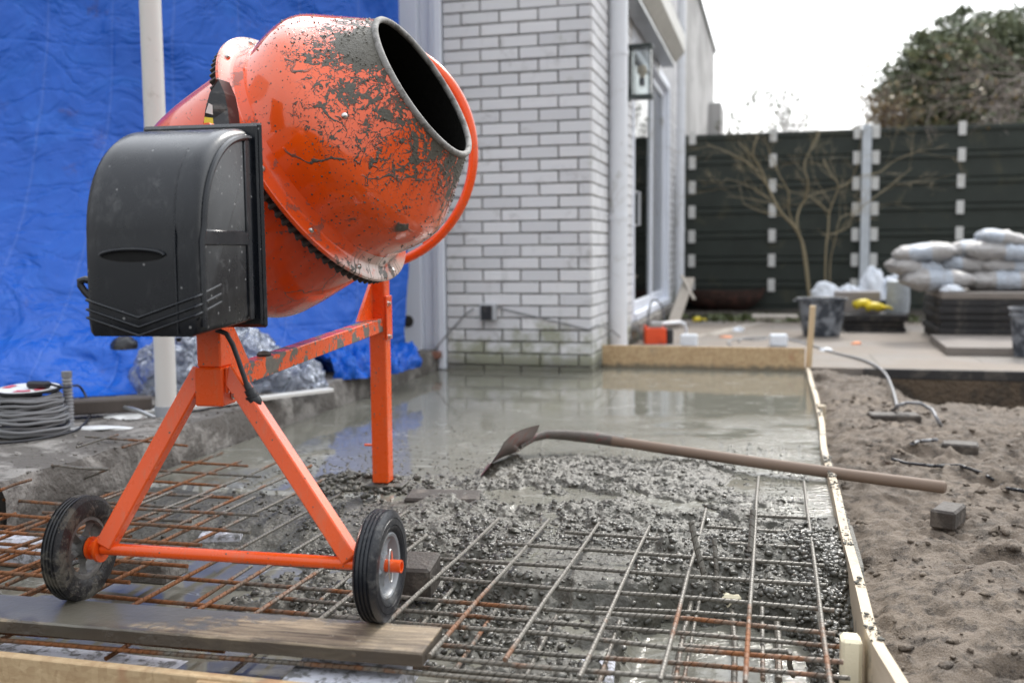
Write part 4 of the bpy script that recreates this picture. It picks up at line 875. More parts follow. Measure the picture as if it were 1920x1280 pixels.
# real crust of splashed cement on the cone near the mouth
rg = np.random.RandomState(9); pts = []; rads = []
for _ in range(3200):
    deg = rg.rand()*360; z = 0.05+0.250*rg.rand()**0.7; t = z-0.06
    w_ = vn(math.cos(R(deg))*3+9+z*9, math.sin(R(deg))*3+9, 3)
    if w_+ (z-0.2)*1.4 < 0.52: continue
    p, n_ = cone_pt(deg, z); pts.append(tuple(p+n_*0.0004)); rads.append(0.0008+0.0024*rg.rand()**3)
pts = np.array(pts); rads = np.array(rads)
sp = scatter('cement_spatter', pts, rads, m['mudsteel'] if False else simple('dried_cement', (0.12, 0.11, 0.09), 0.6, 0.4, 60, 0.8), 2, 0.6, 0.5, 3)
sp.parent = mixer; sp.matrix_basis = Matrix.Translation(-off(mixer)) @ MD; sp['kind'] = 'stuff'
# paddles in the drum
for sg in (0, 180):
    q = MB(); q.box((0.24, 0, -0.02), (0.09, 0.01, 0.20), Matrix.Rotation(R(sg+35), 4, 'Z') @ Matrix.Rotation(R(20), 4, 'X')); q.build('mixing_paddle', m['inner'], mixer, M=MD, smooth=False)
# sticker remnant on the cone
p, n_ = cone_pt(286, 0.02+0.0)
q = MB(); ang0 = -62
for (a0, a1, z0_, z1_, mt, nm) in ((-71, -67.5, 0.052, 0.068, 'labelred', 'red_sticker'),):
    vs = []
    for a in np.linspace(a0, a1, 4):
        for z in (z0_, z1_):
            pp_, nn_ = cone_pt(a, z); vs.append(pp_+nn_*0.0012)
    q.add(vs, [(0,2,3,1),(2,4,5,3),(4,6,7,5)]); q.build(nm, m[mt], mixer, M=MD)

# --- frame
post = P(401, 640, 1.925); PX = Vector((post.x, post.y, 0))
legc = P(720, 890, 3.0); LG = Vector((legc.x, legc.y, 0)); LG = G(718, 893, 0.03); LG.z = 0
zc0 = P(403, 757, 1.93).z; zc1 = P(403, 686, 1.93).z
q = MB(); q.box((0, 0, (zc1+0.93)/2), (0.049, 0.049, 0.93-zc1), ML(PX), 0.003); q.build('front_post', m['orange'], mixer, smooth=False)
q = MB(); q.box((0, 0, (zc0+zc1)/2), (0.058, 0.058, zc1-zc0), ML(PX), 0.003); q.build('collar', m['orange_clean'], mixer, smooth=False)
hubL = P(192, 1020, 1.895); hubR = P(722, 1054, 1.795)
WR = 0.1; ZW = 0.138
wl_c = G(157, 1118, 0.040); wr_c = G(716, 1158, 0.040)
wl_c.z = ZW; wr_c.z = ZW
ax_d = (wr_c-wl_c).normalized()
la = wl_c+ax_d*0.045; ra = wr_c-ax_d*0.045
for nm, s0, e0 in (('left', PX+Vector((0,0,zc0+0.055))-MU*0.025, la+Vector((0,0,0.006))+ax_d*0.008), ('right', PX+Vector((0,0,zc0+0.055))+MU*0.030, ra+Vector((0,0,0.008))-ax_d*0.008)):
    q = MB(); q.beam(s0+Vector((0,0,0.012)), e0, 0.032, 0.032, upv=MV, ch=0.0025); q.build('leg', m['orange_clean'], mixer, smooth=False)
q = MB(); q.tube([la-ax_d*0.01, ra+ax_d*0.02], 0.0115, 16); q.tube([la-ax_d*0.005, la+ax_d*0.001], 0.026, 20); q.build('axle', m['orange_clean'], mixer)
for sg, P0 in ((-1, PX+Vector((0,0,zc0+0.055))-MU*0.030), (1, PX+Vector((0,0,zc0+0.055))+MU*0.033)):
    q = MB(); ww = [P0-MV*0.017+ZZ*0.020, P0-MV*0.018-ZZ*0.004, P0-MV*0.018-ZZ*0.030]; wd = [ww[0].lerp(ww[1], k/8) for k in range(9)]+[ww[1].lerp(ww[2], k/8) for k in range(1, 9)]
    q.tube(wd, [0.0028+0.0010*(k % 2) for k in range(len(wd))], 7); q.build('weld_bead', m['orange_clean'], mixer, ang=180)
# beam, rear leg, gussets
b0 = PX+MV*0.026+Vector((0,0,P(465, 706, 1.97).z)); b1 = LG-MV*0.020+Vector((0,0,P(715, 607, 2.96).z))
b0 = b0+MU*0.012
q = MB(); q.beam(b0, b1, 0.036, 0.040, ch=0.002); q.build('cross_beam', m['orange_top'], mixer, smooth=False)
q = MB(); q.box((0, 0, 0.475), (0.050, 0.050, 0.92), ML(LG), 0.003); q.build('rear_leg', m['orange'], mixer, smooth=False)
q = MB(); q.box((0.028, 0.0, b1.z+0.02), (0.006, 0.052, 0.13), ML(LG), 0.002); q.build('joint_plate', m['orange'], mixer, smooth=False)
for dz in (-0.035, 0.062):
    q = MB(); q.lathe([(0.0002, 0.008), (0.006, 0.008), (0.006, 0.0), (0.010, 0.0), (0.010, -0.002)], 6, ML(LG+Vector((0,0,b1.z+dz))) @ Matrix.Translation((0.031, -0.010, 0)) @ Matrix.Rotation(R(90), 4, 'Y')); q.build('bolt', m['steel'], mixer, smooth=False)
def gus(o, sx, z0_, z1_, ln):
    q = MB(); Mg = ML(o); th = 0.004
    vs = [(sx-th, 0, z0_), (sx-th, ln, z0_), (sx-th, 0, z1_), (sx+th, 0, z0_), (sx+th, ln, z0_), (sx+th, 0, z1_)]
    q.add(vs, [(0,2,1),(3,4,5),(0,1,4,3),(1,2,5,4),(2,0,3,5)], Mg); return q
gus(PX+MV*0.026, 0.018, b0.z+0.018, b0.z+0.12, 0.085).build('gusset', m['orange'], mixer, smooth=False)
gus(LG-MV*0.026, -0.016, b1.z+0.018, b1.z+0.13, -0.13).build('gusset', m['orange'], mixer, smooth=False)
for (dz, dv) in ((zc1-0.014, -0.0), (zc0+0.018, 0.012)):
    q = MB(); q.lathe([(0.0002, 0.009), (0.0062, 0.009), (0.0062, 0.0), (0.010, 0.0), (0.010, -0.002)], 6, ML(PX+Vector((0,0,dz))) @ Matrix.Translation((0.032, dv, 0)) @ Matrix.Rotation(R(90), 4, 'Y')); q.build('bolt', m['steel'], mixer, smooth=False)
q = MB(); q.box((0.01, 0.0, 0.008), (0.12, 0.09, 0.008), ML(LG), 0.002); q.build('foot_plate', m['mix'], mixer, smooth=False)
q = MB(); q.tube([LG-MU*0.055+Vector((0,0,0.125)), LG+Vector((0,0,0.125))], 0.004, 8); q.build('locking_pin', m['orange'], mixer)
# yoke round the back of the drum
q = MB(); yc = DC; 
pts_ = []
fa = PX+Vector((0,0,0.93)); ba = LG+Vector((0,0,0.93))
for k in range(25):
    t = math.pi*k/24
    c_ = DC + MV*(-0.42*math.cos(t))*1.0 - AX*(0.440*math.sin(t)**0.7)
    pts_.append(c_)
q.tube([fa]+pts_+[ba], 0.018, 10); q.build('yoke', m['orange_clean'], mixer)
q = MB(); q.tube([DC-AX*0.390, DC-AX*0.455], 0.045, 18); q.build('drum_bearing', m['gear'], mixer)
# tilt wheel
wc = P(683, 290, 3.12); wr_ = 207/FPX*3.12
q = MB(); q.tube([wc+(MU*math.cos(t)+ZZ*math.sin(t))*wr_ for t in [2*math.pi*k/96 for k in range(96)]], 0.0145, 14, closed=True); tw = q.build('tilt_wheel', m['orange_clean'], mixer)
for a in (-52, 68, 188):
    d = MU*math.cos(R(a))+ZZ*math.sin(R(a)); q = MB(); q.beam(wc+d*0.03, wc+d*(wr_-0.004), 0.008, 0.050, upv=d.cross(MV), ch=0.002); q.build('spoke', m['orange_clean'], mixer, smooth=False)
q = MB(); q.tube([wc-MV*0.05, wc+MV*0.03], 0.035, 18); q.build('tilt_hub', m['orange_clean'], mixer)
# --- motor cover
FR = P(378, 632, 1.65); CO = Vector((FR.x, FR.y, 0))-MU*0.006      # front right bottom corner
CW = 0.206; CD = 0.235; CZ0 = FR.z; CZ1 = P(470, 240, 1.876).z
def cprof(ins):
    # (depth from plate, height); 0 = plate
    out = [(0.0, CZ0+0.012+ins), (CD-0.004-ins, CZ0+ins)]
    zc = CZ1-0.21; 
    out += [(CD-ins, CZ0+0.02+ins)]
    for k in range(5): out.append((CD-ins-0.0005*k, CZ0+0.03+(zc-CZ0-0.04)*k/4.0))
    for k in range(0, 25):
        t = R(90*k/24); out.append(((CD-0.005-0.002)*math.cos(t)**0.86*(1-ins/CD)+0.004 if k < 24 else 0.004, zc+(CZ1-zc-ins-0.004)*math.sin(t)**0.90))
    out.append((0.0, CZ1-ins-0.002))
    return out
MC = ML(CO+MV*CD)         # local: x to the right (0 = right face), -y towards the viewer
sects = [(-CW, 0.016), (-CW+0.004, 0.006), (-CW+0.014, 0.0)]+[(-CW+0.014+(CW-0.028)*k/10, 0.0) for k in range(1, 10)]+[(-0.014, 0.0), (-0.004, 0.006), (0.0, 0.016)]
vs = []; n = len(cprof(0))
for x_, ins in sects:
    for d, z in cprof(ins): vs.append((x_, -d, z))
fs = [(i*n+k, i*n+k+1, (i+1)*n+k+1, (i+1)*n+k) for i in range(len(sects)-1) for k in range(n-1)]
fs += [(i*n+n-1, i*n, (i+1)*n, (i+1)*n+n-1) for i in range(len(sects)-1)]
fs += [tuple(range(n))[::-1], tuple((len(sects)-1)*n+k for k in range(n))]
q = MB(); q.add(vs, fs, None)
cov = q.build('motor_cover', m['cover'], mixer, M=MC, ang=42)
# relief on its right side and the flange
q = MB()
q.box((-CW/2+0.000, 0.004, (CZ0+CZ1)/2+0.004), (CW+0.032, 0.010, CZ1-CZ0+0.012), None, 0.004)
q.box((-CW/2+0.000, -0.004, (CZ0+CZ1)/2+0.004), (CW+0.022, 0.008, CZ1-CZ0+0.004), None, 0.003)
q.build('cover_flange', m['cover'], mixer, M=MC, smooth=False)
q = MB(); zm = CZ0+0.165
q.box((0.001, -0.125, zm), (0.005, 0.175, 0.026), None, 0.0018)        # band across
q.box((0.001, -0.033, (CZ0+CZ1)/2), (0.005, 0.020, CZ1-CZ0-0.03), None, 0.0018)
arc = []
for k in range(0, 22):
    t = R(6+80*k/21); arc.append((0.001, -(0.205*math.cos(t)**0.86), CZ1-0.21+0.190*math.sin(t)**0.9))
q.tube([(0.0005, -0.213, CZ0+0.015), (0.0005, -0.213, CZ1-0.21)]+arc+[(0.0005, -0.02, CZ1-0.018)], 0.006, 8)
q.build('side_rib', m['cover'], mixer, M=MC, ang=40)
# hooded slot in the front
zs = P(260, 479, 1.68).z; q = MB(); cx_ = -CW*0.555
el_ = []; 
for k in range(40):
    t = 2*math.pi*k/40; el_.append((cx_+0.058*math.cos(t), zs+0.0105*math.sin(t)))
q.add([(a, -CD-0.0008+0.001, b_) for a, b_ in el_], [tuple(range(40))]); q.build('slot_shade_disc', simple('slot_black', (0.002,0.002,0.002), 0.9), mixer, M=MC, smooth=False)  # flat black disc paints the shade inside the slot
q = MB(); q.tube([(cx_+0.058*math.cos(t), -CD-0.0005, zs+0.0105*math.sin(t)) for t in [math.pi*(k/30) for k in range(31)]], 0.0035, 8)
q.build('slot_lip', m['cover'], mixer, M=MC)
q = MB()
for dz in (0.052, 0.036, 0.022):
    zz = CZ0+dz-0.02
    q.tube([(-CW+0.004, -CD-0.0002, zz+0.030), (-CW+0.10, -CD-0.0002, zz), (-0.004, -CD-0.0002, zz+0.034), (0.0002, -CD+0.012, zz+0.037), (0.0004, -CD+0.085, zz+0.052)], 0.0026, 6)
q.build('chevron_rib', m['cover'], mixer, M=MC, ang=60)
q = MB(); q.tube([(-0.036, -CD-0.0006, CZ0+0.004), (-0.036, -CD-0.0008, CZ1-0.20)]+[(-0.036-0.006*math.sin(R(t))*1.5, -(CD-0.004)*math.cos(R(t))**0.86-0.0008, CZ1-0.21+0.206*math.sin(R(t))**0.9) for t in range(6, 50, 6)], 0.0016, 6); q.build('mould_line', m['cover'], mixer, M=MC)
# pieces below and beside the cover
q = MB(); q.tube([P(x_, y_, 1.74) for x_, y_ in ((175, 528), (160, 524), (150, 527), (151, 535), (158, 545), (170, 558), (178, 562))], 0.0065, 8); q.build('cable_loop', m['rubber'], mixer)
q = MB(); c0_ = P(335, 634, 1.68); q.lathe([(0.0002, -0.006), (0.004, -0.005), (0.005, 0.0)], 10, Matrix.Translation(c0_)); q.build('screw_boss', m['black'], mixer)
# pinion guard with its sticker above the cover
q = MB(); g0 = P(400, 195, 2.02)
gpts = [P(381, 236, 2.03), P(385, 205, 2.03), P(393, 175, 2.04), P(406, 148, 2.05)]
gr = [P(430, 236, 2.05), P(427, 205, 2.06), P(421, 175, 2.06), P(409, 147, 2.06)]
vs = []
for a, b_ in zip(gpts, gr): vs += [a, b_, b_+MV*0.05, a+MV*0.05]
fs = []
for k in range(3):
    for s in range(4): fs.append((k*4+s, k*4+(s+1) % 4, (k+1)*4+(s+1) % 4, (k+1)*4+s))
fs += [(0,1,2,3), (12,13,14,15)]
q.add(vs, fs); q.build('pinion_guard', m['black'], mixer, smooth=False)
q = MB(); ga = [P(384, 232, 2.0285), P(402, 233, 2.038), P(401, 222, 2.038), P(385, 220, 2.0295)]; q.add([p_-MV*0.004 for p_ in ga], [(0,1,2,3)]); q.build('warning_sticker', m['labelyel'], mixer)
q = MB(); ga = [P(387, 212, 2.028), P(401, 216, 2.038), P(400, 198, 2.038), P(393, 194, 2.0295)]; q.add([p_-MV*0.004 for p_ in ga], [(0,1,2,3)]); q.build('window_glint_patch', m['labelwhite'], mixer)  # pale patch paints a window reflection on the black guard
# power lead and plug
q = MB(); lead = [(405, 618, 1.88), (424, 625, 1.88), (436, 645, 1.885), (446, 672, 1.885), (455, 698, 1.885), (463, 722, 1.885)]
q.tube([P(*p_) for p_ in lead], 0.0048, 10); q.build('power_lead', m['rubber'], mixer)
q = MB(); pl0 = P(462, 718, 1.885); pl1 = P(482, 762, 1.885); dd = (pl1-pl0)
q.tube([pl0, pl0+dd*0.25, pl0+dd*0.27, pl0+dd*0.5, pl0+dd*0.52, pl0+dd*0.6, pl0+dd*0.62, pl0+dd*0.85, pl0+dd*1.0], [0.006, 0.0075, 0.0105, 0.0105, 0.014, 0.014, 0.0125, 0.0135, 0.009], 14); q.build('plug', m['black'], mixer)
# blob of cement on the beam
q = MB(); bb = b0.lerp(b1, 0.18)+Vector((0,0,0.023)); q.lathe([(0.0002, 0.008), (0.010, 0.006), (0.016, 0.001), (0.015, -0.002)], 14, Matrix.Translation(bb)); q.build('cement_blob', m['blk'], mixer)
# --- wheels
def wheel(c, sgn, rimmat, hub=True):
    # local z along the axle pointing outwards
    d = ax_d*sgn; x_, y_ = ortho(d); Mw = Matrix(((x_.x, y_.x, d.x, c.x), (x_.y, y_.y, d.y, c.y), (x_.z, y_.z, d.z, c.z), (0,0,0,1)))
    q = MB(); w2 = 0.0205
    pr = [(0.060, -w2+0.004), (0.068, -w2), (0.078, -w2-0.001), (0.092, -w2+0.001), (0.098, -w2+0.006)]
    for gk in (-0.011, -0.0035, 0.0035, 0.011): pr += [(0.1, gk-0.0026), (0.0970, gk-0.0014), (0.0970, gk+0.0014), (0.1, gk+0.0026)]
    pr += [(0.098, w2-0.006), (0.092, w2-0.001), (0.0855, w2+0.0005), (0.085, w2-0.0012), (0.084, w2+0.0008), (0.078, w2+0.001), (0.0735, w2+0.0012), (0.073, w2-0.001), (0.072, w2+0.0008), (0.066, w2), (0.060, w2-0.004)]
    q.lathe(pr, 72, None, closed=True); wo = q.build('wheel', m['tire' if sgn < 0 else 'tireclean'], mixer, M=Mw, ang=30)
    OFF[wo.as_pointer()] = None
    def sub(mb, nm, mt, sm=True, ang=38):
        o = mb.build(nm, m[mt], None, M=Matrix.Identity(4), smooth=sm, ang=ang); o.parent = wo; return o
    q = MB(); q.lathe([(0.0605, -0.015), (0.0605, 0.016), (0.0570, 0.0175), (0.0530, 0.016), (0.0510, 0.012), (0.0500, -0.012), (0.053, -0.016)], 48, closed=True)
    q.lathe([(0.012, -0.018), (0.012, 0.010), (0.019, 0.011), (0.021, 0.004), (0.021, -0.016)], 28, closed=True)
    for k in range(5):
        t = 2*math.pi*k/5+0.3; Mk = Matrix.Rotation(t, 4, 'Z')
        vs = []
        for r_, hw, zt in ((0.017, 0.0085, 0.008), (0.030, 0.008, 0.0045), (0.042, 0.009, 0.004), (0.0515, 0.0125, 0.008)):
            vs += [(r_, -hw, -0.001), (r_, -hw*0.7, zt-0.002), (r_, 0, zt+0.002), (r_, hw*0.7, zt-0.002), (r_, hw, -0.001), (r_, 0, -zt-0.003)]
        fs = [(k2*6+s, k2*6+(s+1) % 6, (k2+1)*6+(s+1) % 6, (k2+1)*6+s) for k2 in range(3) for s in range(6)]
        q.add(vs, fs, Mk)
    sub(q, 'rim', rimmat, True, 30)
    if hub:
        q = MB(); q.lathe([(0.0085, 0.0), (0.0085, 0.0395), (0.0115, 0.0395), (0.0115, 0.0)], 22, closed=True); q.lathe([(0.0002, 0.028), (0.0086, 0.028)], 20); sub(q, 'axle_end', 'orange_clean')
        q = MB(); q.tube([(0.0115*math.cos(t)*1.05-0.0, 0.0115*math.sin(t)*2.6, 0.019+0.001*math.cos(t)) for t in [2*math.pi*k/24 for k in range(24)]], 0.0014, 6, closed=True); sub(q, 'split_pin', 'steel')
    return wo
wheel(wr_c, 1, 'rim'); wheel(wl_c, -1, 'rimdirty')
# inner flange washer of the left wheel
q = MB(); q.tube([wl_c+ax_d*0.020, wl_c+ax_d*0.026], 0.022, 22); q.tube([wl_c+ax_d*0.018, wl_c+ax_d*0.046], 0.0145, 18); q.build('hub_flange', m['orange_clean'], mixer)

# ================================================================ pebbles on the fresh concrete
rg = np.random.RandomState(21)
def hp(U, V): return h_pour(np.asarray(U), np.asarray(V))
def pebs(n, u0, u1, v0, v1, dens, r0, r1, name, lab, seed, lift=0.25, pw=2.0, mat='pebble', sub=2, minh=None):
    U = u0+rg.rand(n)*(u1-u0); V = v0+rg.rand(n)*(v1-v0)
    d = dens(U, V); k = (rg.rand(n) < d) & (U < board_u(V)-0.004); U = U[k]; V = V[k]
    H = hp(U, V); rad = r0+(r1-r0)*rg.rand(len(U))**pw
    if minh is not None:
        k = H > minh(U, V); U = U[k]; V = V[k]; H = H[k]; rad = rad[k]
    pts = np.stack([UH.x*U+VH.x*V, UH.y*U+VH.y*V, H+rad*lift], 1)
    o = scatter(name, pts, rad, m[mat], sub, 0.72, 0.22, seed); tag(o, lab, kind='stuff'); return o
def dn_front(U, V):
    return sst(2.50, 2.25, V+0.25*(fbm(U*4, V*4, 3)-.5))*np.where(fbm(U*5+2, V*5, 3) > 0.36, 1, 0.15)*(1-sst(-0.62, -0.54, U)*sst(-0.24, -0.32, U)*sst(2.04, 2.08, V)*sst(2.32, 2.26, V)*0.9)*(1-0.9*sst(TRENCH[0], TRENCH[0]+0.02, U)*sst(TRENCH[1], TRENCH[1]-0.02, U)*sst(2.12, 2.06, V))
pebs(10500, -1.2, U_R-0.01, V_B+0.04, 2.5, dn_front, 0.0026, 0.0098, 'pebbles', 'rounded cement coated pebbles between the steel bars', 31, lift=-0.05, pw=1.6)
pebs(2600, U_L+0.02, -1.1, V_B+0.04, 2.7, lambda U, V: 0.5*np.where(fbm(U*4+7, V*4, 3) > 0.50, 1, 0.1), 0.0035, 0.009, 'pebbles', 'cement coated pebbles scattered at the left under the rusty mesh', 32)
def dn_mid(U, V):
    leftcalm = sst(-1.1, -0.75, U+0.30*(V-2.6))
    return sst(2.2, 2.4, V)*sst(3.75, 3.1, V+0.3*(fbm(U*3, V*3, 3)-.5))*np.where(fbm(U*6+2, V*6+5, 3) > 0.42, 1, 0.25)*(0.25+0.75*leftcalm)*(1-0.8*sst(-0.25, 0.0, U)*sst(2.8, 3.1, V))
pebs(17000, U_L+0.05, U_R-0.02, 2.2, 3.9, dn_mid, 0.0022, 0.0088, 'pebble_bed', 'small pebbles and lumps standing out of the wet concrete', 33, -0.1, 3.2, minh=lambda U, V: -0.005+0*U, sub=1)
pebs(2100, 0.05, U_R-0.005, 1.55, 2.62, lambda U, V: 0.9*sst(2.62, 2.25, V+0.3*(fbm(U*8, V*8, 3)-.5)), 0.003, 0.0105, 'pebbles', 'pebbles heaped along the inner side of the right form board', 34, 0.3)
nn = 5200; U = -1.55+rg.rand(nn)*(U_R+1.50); V = 2.3+rg.rand(nn)**0.8*1.75; dd = sst(4.0, 3.0, V+0.5*(fbm(U*3, V*3, 3)-.5))*np.where(fbm(U*5+8, V*5, 3) > 0.45, 1, 0.25); k = (rg.rand(nn) < dd) & (hp(U, V) < -0.002) & (U < board_u(V)-0.01); U = U[k]; V = V[k]; rad = 0.002+0.0055*rg.rand(len(U))**2.5
tag(scatter('floating_crumbs', np.stack([UH.x*U+VH.x*V, UH.y*U+VH.y*V, -0.001-rad*0.25], 1), rad, m['mix'], 1, 0.7, 0.4, 77), 'small crumbs of mix breaking the surface of the slurry', kind='stuff')
# big soft clods of mix
U = -1.5+rg.rand(200)*1.65; V = 2.35+rg.rand(200)*1.2; k = hp(U, V) > -0.004; U = U[k]; V = V[k]
H = hp(U, V); rad = 0.007+0.012*rg.rand(len(U))**2.5
tag(scatter('concrete_clods', np.stack([UH.x*U+VH.x*V, UH.y*U+VH.y*V, H-rad*0.1], 1), rad, m['mix'], 3, 0.42, 0.32, 8), 'soft wet clods in the rough belt of fresh concrete', kind='stuff')
# mud heap round the foot of the mixer
fu, fv = uv_of(LG); n = 260; a_ = rg.rand(n)*6.28; r_ = 0.03+0.16*rg.rand(n)**1.1; U = fu-0.05+np.cos(a_)*r_*1.2; V = fv+np.sin(a_)*r_*0.7
rad = 0.004+0.009*rg.rand(n)**2; H = hp(U, V)
tag(scatter('mud_clods', np.stack([UH.x*U+VH.x*V, UH.y*U+VH.y*V, np.maximum(H, 0.0)+0.002], 1), rad, m['mix'], 2, 0.8, 0.5, 9), 'dark mud lumps piled round the rear foot of the mixer', kind='stuff')

# ================================================================ steel mesh
def barmesh(L, r_=0.0043, name='bar'):
    q = MB(); n = 9; N = max(2, int(L/0.25))
    rnd = random.Random(int(L*1000)); bx = [rnd.uniform(-0.0025, 0.0025) for _ in range(N+1)]; bz = [rnd.uniform(-0.003, 0.003) for _ in range(N+1)]
    q.tube([(L*k/N, bx[k], bz[k]) for k in range(N+1)], r_, n); return q
def bar_obj(parent, A, B, r_=0.0043, mt='rebar', name='bar'):
    A = Vector(A); B = Vector(B); d = (B-A); L = d.length; d.normalize(); x, y = ortho(d)
    Mx = Matrix(((d.x, x.x, y.x, A.x), (d.y, x.y, y.y, A.y), (d.z, x.z, y.z, A.z), (0,0,0,1)))
    return barmesh(L, r_).build(name, m[mt], parent, M=Mx)
mesh1 = thing('rebar_mesh', W(-0.5, 2.0, 0.03), 'upper layer of steel mesh, rusty at left and cement grey at right', 'rebar mesh')
ZT = 0.030; U0 = 0.092; DU = 0.127; V0 = 1.545; DV = 0.128
vend = {0: 2.92, 1: 2.96, 2: 2.62, 3: 2.42, 4: 2.42, 5: 2.42, 6: 2.40, 7: 2.22, 8: 2.42, 9: 2.30, 10: 2.55, 11: 2.72, 12: 2.9, 13: 3.0, 14: 2.9, 15: 3.0}
for k in range(0, 27):
    ve = vend.get(k, 2.35+0.2*((k*7) % 3)/3); u = U0-DU*k
    vs_ = 1.49+0.02*((k*5) % 3)
    if u < U_L-0.02: ve = min(ve, 2.08)
    bar_obj(mesh1, W(u, vs_, ZT+0.001*(k % 3)), W(u, ve, ZT-(0.012 if k > 1 else -0.004)))
for j in range(0, 12):
    v = V0+DV*j
    segs = {0: [(-3.4, 0.115)], 1: [(-3.4, 0.12)], 2: [(-3.4, 0.115)], 3: [(-1.15, 0.12), (-3.3, -1.30)], 4: [(-0.72, 0.115), (-3.3, -1.50)], 5: [(-0.60, 0.115), (-1.86, -1.42)], 6: [(-0.48, 0.11), (-1.86, -1.50)], 7: [(-0.15, 0.11), (-1.86, -1.45)], 8: [(-0.06, 0.11), (-1.86, -1.55)], 9: [(-1.86, -1.5)], 10: [(-1.86, -1.62)], 11: []}[j]
    for a, b_ in segs: bar_obj(mesh1, W(a, v, ZT-0.009), W(b_, v+0.004*((j % 3)-1), ZT-0.009))
bar_obj(mesh1, G(-500, 1158, 0.004), G(980, 1277, 0.004)); bar_obj(mesh1, G(-500, 1146, -0.014), G(420, 1218, -0.014))
mesh2 = thing('rebar_mesh', W(-0.5, 1.9, -0.03), 'lower layer of rusty steel mesh seen between the upper bars at the front', 'rebar mesh')
for k in range(0, 27):
    u = U0+0.018-DU*k
    if k in (1, 7, 9, 11): continue
    if k in (2, 3, 4, 5): ve = 1.9
    else: ve = 2.05
    bar_obj(mesh2, W(u, 1.50, -0.030), W(u-0.015, ve, -0.030))
for j in range(0, 4):
    v = V0+0.042+DV*j
    a = -3.35 if j == 0 else (-0.62, -1.0, -0.34)[j-1]
    bar_obj(mesh2, W(a, v-0.03 if j % 2 else v, -0.021), W(0.135 if j < 3 else 0.05, v, -0.021))
# doubled bars at the left
mesh3 = thing('rebar_mesh', W(-2.1, 1.9, 0.05), 'overlapping rusty mesh sheet at the far left, its bars doubled beside the slab corner', 'rebar mesh')
for k in range(0, 9): bar_obj(mesh3, W(-1.30-0.127*k-0.045, 1.62, 0.046), W(-1.30-0.127*k-0.045, 2.08+0.30*(k < 4), 0.046))
for j in range(0, 5): bar_obj(mesh3, W(-3.0, 1.66+0.128*j, 0.054), W(-1.22+0.05*(j % 2), 1.66+0.128*j, 0.054))
# upright starter bars and ties
def loose(A, B, lab, r_=0.0055, grp=None, name='steel_bar'):
    A = Vector(A); B = Vector(B); d = (B-A); L = d.length; d.normalize(); x, y = ortho(d)
    Mx = Matrix(((d.x, x.x, y.x, A.x), (d.y, x.y, y.y, A.y), (d.z, x.z, y.z, A.z), (0,0,0,1)))
    return tag(barmesh(L, r_).build(name, m['rebar'], None, M=Mx), lab, 'steel bar', grp)
loose(P(1322, 1082, 2.08), P(1296, 978, 2.12), 'short ribbed bar stub leaning left above the mesh by the trench', 0.0066)
loose(P(1345, 1120, 2.1), P(1340, 1008, 2.16), 'short upright bar stub just right of the leaning one', 0.0052)
loose(P(1408, 1035, 2.16), P(1411, 956, 2.22), 'thick mud caked bar stub upright beside the sixth long bar', 0.0068)
def tp(px, py, z): return G(px, py, z)
for i, (a, b_, zz, lab, r_) in enumerate([((1378, 1290), (1374, 1138), -0.075, 'reddish bar standing in the trench water', 0.006), ((1433, 1272), (1430, 1128), -0.03, 'bright orange rusty bar over the trench water', 0.0045), ((1462, 1275), (1455, 1150), -0.075, 'dark muddy bar at the right side of the trench', 0.007), ((1282, 1285), (1318, 1098), -0.045, 'thin grey bar slanting over the left side of the trench', 0.004), ((1262, 1270), (1296, 1130), -0.06, 'muddy bar beside the left edge of the trench', 0.006)]):
    loose(tp(*a, zz), tp(*b_, zz), lab, r_)
loose(tp(1273, 1208, -0.03), tp(1478, 1222, -0.03), 'dark crossbar low over the trench water', 0.0045)
loose(tp(1478, 1222, -0.03), tp(1487, 1268, -0.09), 'bent end of bar dipping into the trench at its right corner', 0.005)
# stray bars at the left by the slab
for a, b_, za, zb, lab in [((0, 918), (56, 897), 0.13, 0.13, 'stubby orange rusty bar end in front of the slab corner'), ((97, 873), (205, 880), 0.135, 0.13, 'rusty bar lying on the slab edge pointing left'), ((160, 818), (352, 834), 0.13, 0.12, 'long thin rusty bar lying on the old slab'), ((145, 838), (222, 815), 0.135, 0.13, 'short rusty bar crossing another on the old slab'), ((228, 838), (286, 820), 0.135, 0.13, 'short rusty bar near the slab edge left of the mixer leg'), ((150, 898), (205, 880), 0.05, 0.09, 'rusty bar poking out of the slab face')]:
    loose(tp(*a, za), tp(*b_, zb), lab, 0.004)

# ================================================================ formwork
fb = thing('form_board', W(U_R, 3.2, 0), 'long pale formwork board on edge between the fresh concrete and the sand', 'formwork')
q = MB(); 
def rb(i, j):
    v = 1.30+(5.83-1.30)*i; w_ = float(board_u(v))-U_R+0.002*math.sin(v*7)
    prof = [(0.0, -0.20), (0.0, 0.030), (0.020, 0.030), (0.020, -0.20)]
    u_, z_ = prof[min(3, int(round(j*3)))]; return W(U_R+w_+u_, v, z_+0.003*math.sin(v*5+1))
q.grid(rb, 120, 4); 
q.build('board', m['form'], fb, smooth=False)
q = MB(); q.beam(W(U_R+0.012, 1.32, 0.032), W(U_R+0.050, 1.70, -0.03), 0.02, 0.05); 
for (v, dz) in ((4.35, 0.045),):
    k = MB(); ubox(k, U_R+0.022, U_R+0.055, v-0.02, v+0.02, -0.3, 0.028+dz*0.3, 0.003); k.build('peg', m['form'], fb, smooth=False)
